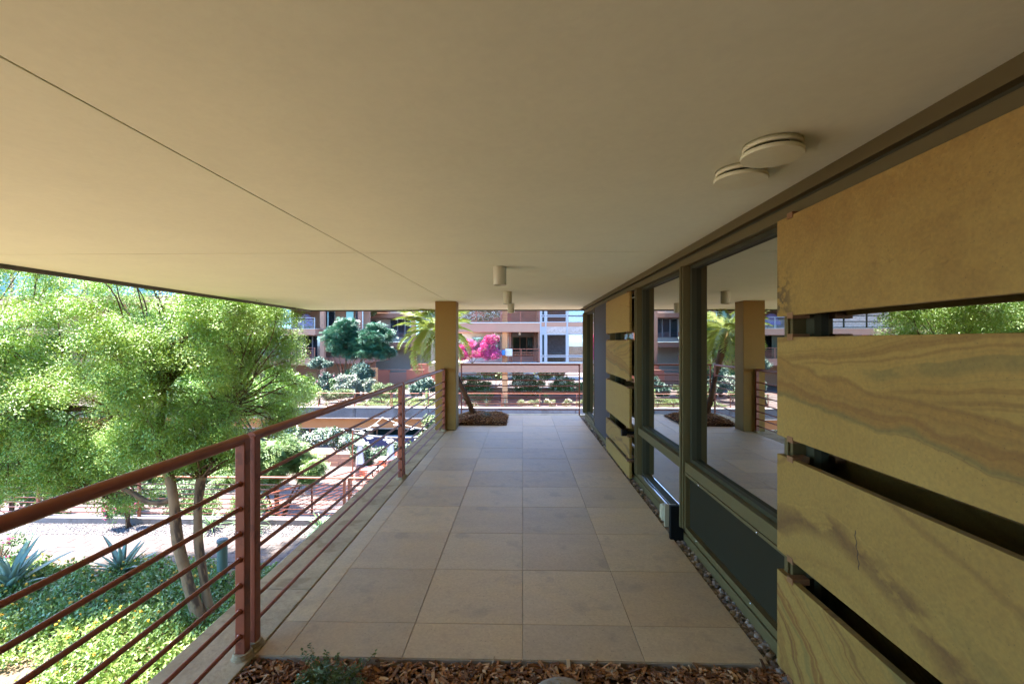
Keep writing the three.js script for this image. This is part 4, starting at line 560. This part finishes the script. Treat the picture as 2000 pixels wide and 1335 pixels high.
{ // right building
  const b = thing('apartment_building', 'salmon apartment block with a tall window grid beyond the far end railing', 'building', [0, 0, -36]);
  part('floor_slab', rbx(-5.7, 1.40, 2.38, 3.08, 0, -9, 0.01), M.salmon, b); part('coping', bx(-5.75, 1.40, 3.081, 3.15, 0.05, -9), M.cream, b);
  part('floor_slab', rbx(-7.5, 10, -0.82, -0.10, 0, -9, 0.01), M.salmon, b); part('coping', bx(-7.5, 10, -0.099, -0.04, 0.05, -9), M.cream, b);
  part('roof_slab', rbx(-5.9, 10, 5.7, 6.3, 0.3, -9, 0.01), M.salmon, b);
  for (const [y0, y1] of [[TY, -0.821], [-0.039, 2.379], [3.151, 5.699]]) part('column', rbx(-1.64, -1.22, y0, y1, -0.35, -0.8, 0.01), M.orange, b);
  for (const [y0, y1] of [[TY, -0.821], [-0.039, 2.379]]) part('column', rbx(-6.6, -6.2, y0, y1, -0.35, -0.8, 0.01), M.orange, b);
  // rear walls
  part('wall', bx(-5.5, 1.4, -0.039, 2.379, -5.2, -5), M.cream, b); part('wall', bx(-5.5, 1.4, 3.151, 5.699, -5.2, -5), M.terra, b); part('wall', bx(-8, 10, TY, TY + 0.6, -8.2, -8), M.terra, b); part('side_wall', bx(1.25, 1.4, -0.039, 5.699, -0.2, -5), M.salmon, b); part('wall', bx(1.41, 10, -0.039, 5.699, -3, -5), M.interior, b);
  part('dark_pier', bx(-1.15, -0.95, -0.039, 2.379, -1.2, -4.9), M.terra, b); part('dark_pier', bx(0.95, 1.24, -0.039, 2.379, -3.2, -4.9), M.terra, b);
  for (const [x0, x1] of [[-0.9, -0.25], [-0.25, 0.35], [0.35, 0.95]]) win(b, x0, x1, 0.3, 2.05, -4.95, M.paneTeal, 0.05, M.salmon);
  win(b, -4.6, -3.3, 0.3, 2.05, -4.95); win(b, -3.25, -2, 0.3, 2.05, -4.95);
  part('porch_lamp', new THREE.CylinderGeometry(0.09, 0.09, 0.22, 16).translate(-0.25, 2.26, -1.2), M.cream, b);
  // window grid
  const X = [1.42, 1.82, 3.52, 5.22, 6.92, 8.62];
  for (const x of [...X, 10]) part('mullion', bx(x - 0.06, x + 0.06, -0.039, 5.69, 0.02, -0.12), M.alum, b);
  for (let i = 0; i < X.length; i++) { const x0 = X[i] + 0.061, x1 = (X[i + 1] ?? 10) - 0.061; for (const [y0, y1] of [[-0.03, 0.44], [0.50, 2.22], [3.14, 3.62], [3.68, 5.66]]) { const w = win(b, x0, x1, y0, y1, -0.03, i ? M.paneClear : M.paneTeal, 0.06); } part('spandrel', bx(x0, x1, 2.23, 2.80, -0.06, -0.02), i ? M.stoneFar : M.alum, b); part('sill_band', bx(x0, x1, 2.81, 3.13, -0.07, 0.0), M.salmon, b); if (i > 1) for (let k = 0; k < 6; k++) part('blind_slat', bx(x0 + 0.05, x1 - 0.05, 0.95 + k * 0.21, 1.06 + k * 0.21, -0.36, -0.34), M.stoneFar, b); }
  part('room_floor', bx(1.41, 10, 2.24, 3.12, -0.13, -2.99), M.cream, b); part('room_wall', bx(1.41, 10, -0.03, 2.23, -2.9, -2.99), M.stoneFar, b); part('table', bx(2.2, 3.2, 0.66, 0.72, -1.4, -2.2), M.cream, b); part('sofa', rbx(2.0, 3.3, 0, 0.5, -2.3, -2.85, 0.06), M.stoneFar, b); part('ceiling_lamp', new THREE.CylinderGeometry(0.1, 0.12, 0.1, 12).translate(2.7, 2.18, -1), M.cream, b);
  balcony(b, -1.62, 1.36, -0.04, -0.02, M.rust); balcony(b, -1.7, 1.34, 3.151, -0.02, M.rust);
  balcony(b, -5.6, -1.72, 3.151, -0.02, M.rust);
  for (let k = 0; k < 5; k++) part('wood_slat', bx(-1.7, -0.95, 3.3 + k * 0.45, 3.68 + k * 0.45, -2.1, -2.0), M.brick, b);
}
{ const m = solo('towel', rbx(-0.28, 0.28, -0.55, 0.02, -0.025, 0.025, 0.01), M.cream, 'white towel hung over the balcony railing of the salmon building', 'towel', null, [-1.1, 1.04, -35.93]); m.geometry = m.geometry; }
solo('cushion', new RoundedBoxGeometry(0.28, 0.42, 0.2, 3, 0.08), std({ color: C(0.03, 0.12, 0.28), roughness: 0.8 }), 'blue cushion beside the white towel on the balcony', 'cushion', null, [-1.52, 0.75, -35.80]);
bush('bougainvillea', 'bright pink bougainvillea on the balcony of the salmon building', 'shrub', -0.04, [[[-4.0, 0.9, -35.75], [1.25, 0.95, 0.55]], [[-2.4, 1.1, -35.75], [0.95, 1.1, 0.55]], [[-5.2, 0.7, -35.7], [0.9, 0.8, 0.5]]], 2600, leafGeo.round, L.pink, { scale: 1.5, hue: [C(0.7, 0.7, 0.75), C(1.2, 2.2, 1.4)], flowers: [L.hedge, 0.12, 1.2] });
bush('balcony_planting', 'pale flowering shrubs along the upper balcony of the salmon building', 'shrub', 3.15, [[[-4.6, 3.9, -36.6], [0.9, 0.75, 0.5]], [[-3.2, 3.9, -36.6], [0.9, 0.8, 0.5]], [[-2.2, 3.7, -36.5], [0.5, 0.5, 0.4]]], 700, leafGeo.round, L.pale, { scale: 1.7, flowers: [L.white, 0.2, 1.6] });
bush('undercroft_shrub', 'low green shrub left of the column under the salmon building', 'shrub', TY, [[[-3.6, TY + 0.7, -37.6], [1.3, 0.6, 0.6]]], 400, leafGeo.big, L.mid, {});
bush('undercroft_hedge', 'dark leafy hedge at the back of the undercroft, left of the column', 'hedge', TY, [[[-4.2, TY + 0.9, -43], [2.2, 0.85, 0.7]], [[-6.6, TY + 1.0, -43], [1.4, 0.9, 0.7]]], 900, leafGeo.big, L.mid, { flowers: [L.white, 0.1, 0.7] });
bush('undercroft_hedge', 'dark leafy hedge at the back of the undercroft, right of the column', 'hedge', TY, [[[0.9, TY + 0.8, -43], [2.4, 0.8, 0.7]], [[4.8, TY + 0.9, -43], [2.2, 0.85, 0.7]]], 1100, leafGeo.big, L.mid, { flowers: [L.white, 0.12, 0.7] });
rosette('yucca', 'spiky yucca under the salmon building, right of its column', 'yucca', [1.9, TY + 0.3, -38.2], 40, 0.9, 0.08, L.yucca, { el0: -0.1, el1: 1.4, curve: 0.8 });
bush('undercroft_shrub', 'white speckled shrub right of the column under the salmon building', 'shrub', TY, [[[0.3, TY + 1.7, -41.5], [1.5, 0.7, 0.6]], [[3.2, TY + 1.8, -41.8], [1.6, 0.6, 0.6]]], 500, leafGeo.big, L.hedge, { flowers: [L.white, 0.5, 0.9] });
bush('background_tree', 'light foliage seen through the undercroft of the salmon building', 'tree', TY, [[[-3, -1.2, -50], [2.5, 1.2, 1]], [[2, -1.2, -50], [3, 1.2, 1]]], 500, leafGeo.far, L.pale, {});
rosette('yucca', 'tall spiky yucca under the salmon building, left of its column', 'yucca', [-4.5, TY + 0.5, -36.4], 44, 0.95, 0.08, L.yucca, { el0: -0.2, el1: 1.4, curve: 0.7 });
{ // left building
  const b = thing('apartment_building', 'terracotta apartment block with stone panels and balconies behind the big tree', 'building', [0, 0, -46]);
  for (const [x0, x1, z0] of [[-62, -21.2, 0], [-21.19, -17.6, -3]]) { part('floor_slab', rbx(x0, x1, 2.29, 2.92, z0, -14, 0.01), M.salmon, b); part('coping', bx(x0, x1, 2.921, 2.98, z0 + 0.04, -14), M.cream, b); part('floor_slab', rbx(x0, x1, -0.78, -0.14, z0, -14, 0.01), M.terra, b); part('coping', bx(x0, x1, -0.139, -0.08, z0 + 0.04, -14), M.salmon, b); part('roof_slab', rbx(x0, x1, 5.5, 6.2, z0 + 0.5, -14, 0.01), M.salmon, b); part('wall', bx(x0, x1, 6.21, 9.4, z0 - 1.5, -14), M.terra, b); part('roof_slab', rbx(x0, x1, 9.41, 10, z0 + 0.8, -14, 0.01), M.salmon, b); }
  for (let i = 0; i < 14; i++) win(b, -60 + i * 2.7, -57.6 + i * 2.7, 6.5, 9.1, -1.45, i % 2 ? M.paneTeal : M.paneFar);
  for (const [y0, y1] of [[TY, -0.781], [-0.079, 2.289], [2.981, 5.499]]) { part('column', rbx(-21.05, -20.6, y0, y1, -0.7, -1.15, 0.01), M.salmon, b); part('column', rbx(-18.1, -17.7, y0, y1, -3.5, -3.9, 0.01), M.terra, b); part('column', rbx(-32, -31.5, y0, y1, -0.7, -1.15, 0.01), M.salmon, b); }
  part('wall', bx(-62, -17.6, -0.079, 2.289, -6.2, -6), M.terra, b); part('wall', bx(-62, -17.6, 2.981, 5.499, -6.2, -6), M.salmon, b); part('wall', bx(-62, -17.6, TY, -0.781, -8.2, -8), M.terra, b);
  part('backing', bx(-34, -24.9, 2.99, 5.49, -0.4, -0.36), M.frameDark, b); part('backing', bx(-34, -22.6, -0.07, 2.28, -0.9, -0.86), M.frameDark, b);
  for (let c = 0; c < 4; c++) for (let r = 0; r < 4; r++) part('stone_panel', rbx(-27.0 - c * 2.25, -24.95 - c * 2.25, 3.08 + r * 0.59, 3.58 + r * 0.59, -0.28, -0.2, 0.01), M.stoneFar, b);
  win(b, -24.85, -23.8, 2.99, 3.45, -0.2); win(b, -24.85, -23.8, 3.5, 5.45, -0.2, M.paneFar); win(b, -22.5, -21.6, -0.05, 2.25, -2.2, M.paneFar); win(b, -23.5, -22.52, -0.05, 2.25, -2.2, M.paneTeal);
  win(b, -20.4, -19.4, -0.05, 2.2, -5.9, M.paneTeal, 0.06, M.terra); win(b, -20.4, -19.4, 3.0, 5.3, -5.9, M.paneTeal, 0.06, M.terra); win(b, -19.3, -18.3, 3.0, 5.3, -5.9, M.paneBlue, 0.06, M.terra); win(b, -23.3, -21.6, 3.0, 5.4, -5.9, M.paneFar);
  for (let c = 0; c < 6; c++) { win(b, -27 - c * 2.2, -25 - c * 2.2, -0.05, 2.25, -0.8, c % 2 ? M.paneTeal : M.paneFar); }
  balcony(b, -23.7, -21.25, 2.981, -0.05, M.alum); balcony(b, -23.7, -21.25, -0.079, -0.05, M.rust); balcony(b, -20.5, -17.7, 2.981, -3.1, M.rust); balcony(b, -20.5, -17.7, -0.079, -3.1, M.rust); balcony(b, -40, -27, -0.079, -0.05, M.rust); balcony(b, -50, -34.5, 2.981, -0.05, M.rust);
  for (const x of [-20.0, -18.8]) part('timber_post', bx(x, x + 0.18, TY, -0.79, -3.4, -3.6), M.brick, b); part('garden_screen', bx(-17.2, -15.9, TY, -1.2, -3.6, -3.5), M.orange, b);
}
{ const t = thing('wicker_chair', 'round backed purple wicker chair on the terracotta block balcony', 'chair', [-22.7, 2.98, -46.9]); part('backrest', new THREE.SphereGeometry(0.75, 20, 12, 0, 6.283, 0, 1.6).scale(1, 1.1, 0.45).translate(0, 0.7, -0.2), std({ color: C(0.10, 0.05, 0.09), roughness: 0.8, side: THREE.DoubleSide }), t); part('seat', rbx(-0.65, 0.65, 0.3, 0.7, -0.4, 0.4, 0.08, 3), std({ color: C(0.09, 0.06, 0.22), roughness: 0.85 }), t); part('base', new THREE.CylinderGeometry(0.45, 0.55, 0.3, 20).translate(0, 0.15, 0), M.drip, t); }
{ // block in the middle, farther back
  const b = thing('apartment_building', 'pale apartment block with bluish windows behind the round dark tree', 'building', [0, 0, -60]);
  part('wall', bx(-40, 4, 5.4, 8.5, -0.3, -6), M.cream, b); part('floor_slab', rbx(-40, 4, 4.75, 5.35, 0.6, -6, 0.01), M.salmon, b); part('wall', bx(-40, 4, 1.6, 4.74, -1.5, -6), M.cream, b); part('floor_slab', rbx(-40, 4, 0.9, 1.59, 0.6, -6, 0.01), M.salmon, b); part('wall', bx(-40, 4, TY, 0.89, -4, -6), M.cream, b);
  for (let i = 0; i < 5; i++) { win(b, -18 + i * 1.02, -17.02 + i * 1.02, 2.2, 4.7, -1.4, M.paneBlue); win(b, -18 + i * 1.02, -17.02 + i * 1.02, 5.6, 6.8, -0.2, M.paneBlue); } for (let i = 0; i < 6; i++) win(b, -30 + i * 1.7, -28.4 + i * 1.7, 2.2, 4.5, -1.4, M.paneFar); for (let i = 0; i < 5; i++) win(b, -10 + i * 2, -8.1 + i * 2, 2.2, 4.5, -1.4, M.paneFar);
  for (const x of [-22.2, -14.0, -11.5]) part('column', rbx(x, x + 0.5, TY, 8, 3.2, 2.7, 0.01), x === -11.5 ? M.stoneFar : M.salmon, b);
}
{ const w = thing('garden_wall', 'long dull red garden wall under the round dark tree', 'wall', [-15.6, TY, -53]); for (let k = 0; k < 4; k++) part('wall_panel', rbx(-4 + k * 2, -2.01 + k * 2, 0, 1.5 + 0.25 * (k % 2), -0.15, 0.15, 0.01), k % 2 ? M.brick : M.terra, w); part('coping', bx(-4.1, 4.1, 1.76, 1.82, -0.2, 0.2), M.terra, w); }
{ const w = thing('garden_wall', 'bright orange red garden wall between the pale columns', 'wall', [-11.6, TY, -55]); for (let k = 0; k < 3; k++) part('wall_panel', rbx(-2 + k * 1.35, -0.66 + k * 1.35, 0, 2.4, -0.15, 0.15, 0.01), M.brick, w); }
// terrace planting
const G3 = 'shrubs on the terrace';
{ const gx = [[[-16.6, 2.1, -42], [1.75, 1.7, 1.7]], [[-13.6, 1.8, -42], [1.6, 1.7, 1.6]], [[-15.2, 0.7, -42], [2.3, 0.75, 1.7]], [[-17.6, 0.9, -42], [0.9, 0.9, 1.2]], [[-12.8, 0.4, -42], [0.9, 0.6, 1.2]]]; const t = bush('round_tree', 'round dark blue green tree with drooping foliage on the terrace', 'tree', TY, gx, 3000, leafGeo.feather, L.dark, { sr: 0.09, stems: 10 }); part('trunk', limb([V(1.2, -0.05, 0), V(1.4, 1.6, 0), V(1.6, 3.4, 0)], [0.2, 0.17, 0.12], 9), M.barkDark, t); }
bush('shrub', 'blue grey shrub with magenta blossoms at the right edge of the big tree', 'shrub', TY, [[[-18.0, -2.2, -41.5], [1.0, 0.95, 0.8]]], 756, leafGeo.big, L.blue, { flowers: [L.magenta, 0.18, 0.5], group: G3 });
bush('shrub', 'grey green clipped shrub under the terracotta balcony', 'shrub', TY, [[[-19.6, -0.55, -43.5], [1.2, 0.55, 0.7]]], 540, leafGeo.big, L.blue, { group: G3, sr: 0.06 });
bush('shrub', 'dark green shrub under the round tree, left', 'shrub', TY, [[[-15.6, -1.7, -41], [0.9, 0.6, 0.7]], [[-17.1, -2.5, -41], [0.6, 0.6, 0.6]]], 648, leafGeo.big, L.mid, { group: G3 });
bush('shrub', 'blue grey bushy shrub under the round tree, right', 'shrub', TY, [[[-14.3, -1.4, -40.5], [1.1, 1.0, 0.8]]], 756, leafGeo.big, L.blue, { group: G3 });
bush('shrub', 'white and pink blossoming shrub in the middle of the terrace', 'shrub', TY, [[[-14.9, -1.95, -38.5], [1.5, 0.6, 0.8]], [[-13.3, -2.1, -38.3], [0.9, 0.5, 0.6]]], 900, leafGeo.big, L.grey, { flowers: [L.blush, 0.35, 0.6], group: G3 });
bush('shrub', 'round yellow green shrub in front of the white blossoms', 'shrub', TY, [[[-15.0, -2.75, -37], [1.3, 0.6, 0.7]], [[-16.1, -2.8, -37], [0.7, 0.45, 0.5]]], 620, leafGeo.round, L.pale, { scale: 2, group: G3 });
bush('shrub', 'wide yellow green shrub left of the second railing post', 'shrub', TY, [[[-11.6, -2.4, -37.2], [1.2, 0.75, 0.7]], [[-10.2, -2.4, -37.2], [0.8, 0.6, 0.6]]], 700, leafGeo.round, L.pale, { scale: 2, group: G3 });
bush('shrub', 'teal shrub beside the tan column on the terrace', 'shrub', TY, [[[-8.2, -2.2, -39], [1.1, 0.8, 0.7]], [[-9.0, -2.5, -38.5], [0.6, 0.5, 0.5]]], 864, leafGeo.big, L.blue, { group: G3 });
{ const t = rosette('fan_palm', 'low fan palm with pale stiff leaves behind the terrace railing', 'palm', [-16.6, TY + 0.35, -36.6], 40, 0.95, 0.06, L.grey, { el0: -0.1, el1: 1.3, curve: 0.8 }); part('trunk', new THREE.CylinderGeometry(0.12, 0.16, 0.5, 10).translate(0, -0.12, 0), M.palmBark, t); }
{ const g = []; const R = 0.13; const s = new THREE.Shape(); for (let i = 0; i <= 24; i++) { const a = i / 24 * 6.283, r = R * (0.86 + 0.14 * Math.cos(a * 8)); i ? s.lineTo(r * Math.cos(a), r * Math.sin(a)) : s.moveTo(r * Math.cos(a), r * Math.sin(a)); } const c = new THREE.ExtrudeGeometry(s, { depth: 1.15, bevelEnabled: true, bevelSize: 0.04, bevelThickness: 0.07, bevelSegments: 2, bevelOffset: -0.04, curveSegments: 2 }); c.rotateX(-Math.PI / 2); solo('cactus', c, std({ color: C(0.22, 0.26, 0.07), roughness: 0.8 }), 'single ribbed column cactus on the terrace', 'cactus', null, [-7.75, TY + 0.05, -36.6]); }
{ const pts = []; for (let i = 0; i < 2600; i++) pts.push([V(rr(-13.2, -7.2), TY + 0.05, rr(-35.9, -40)), rr(0.8, 1.4)]); const t = thing('lawn', 'patch of bright lawn on the terrace behind the planter', 'lawn', [0, 0, 0]); t.userData.kind = 'stuff'; foliage('grass', pts, leafGeo.low, L.lime, t); part('turf', bx(-13.3, -7.1, TY - 0.1, TY + 0.03, -35.8, -40.1), M.grass, t).userData.kind = 'stuff'; }
// wood behind the buildings
bush('background_tree', 'bright green trees far behind the tan column', 'tree', TY, [[[-8.5, 4.5, -50], [2.4, 3.2, 2]], [[-5.5, 4.0, -52], [2.6, 3, 2]]], 900, leafGeo.far, L.pale, { sr: 0.15 });
bush('background_tree', 'light green tree crown behind the terracotta block', 'tree', TY, [[[-19.5, 4.5, -56], [2.2, 3, 2]]], 500, leafGeo.far, L.pale, { sr: 0.15 });

// ------------------------------------------------------------------ shadows, render
scene.traverse(o => { if (o.isMesh && !o.isSky) { o.castShadow = true; o.receiveShadow = true; } });
renderer.render(scene, camera);
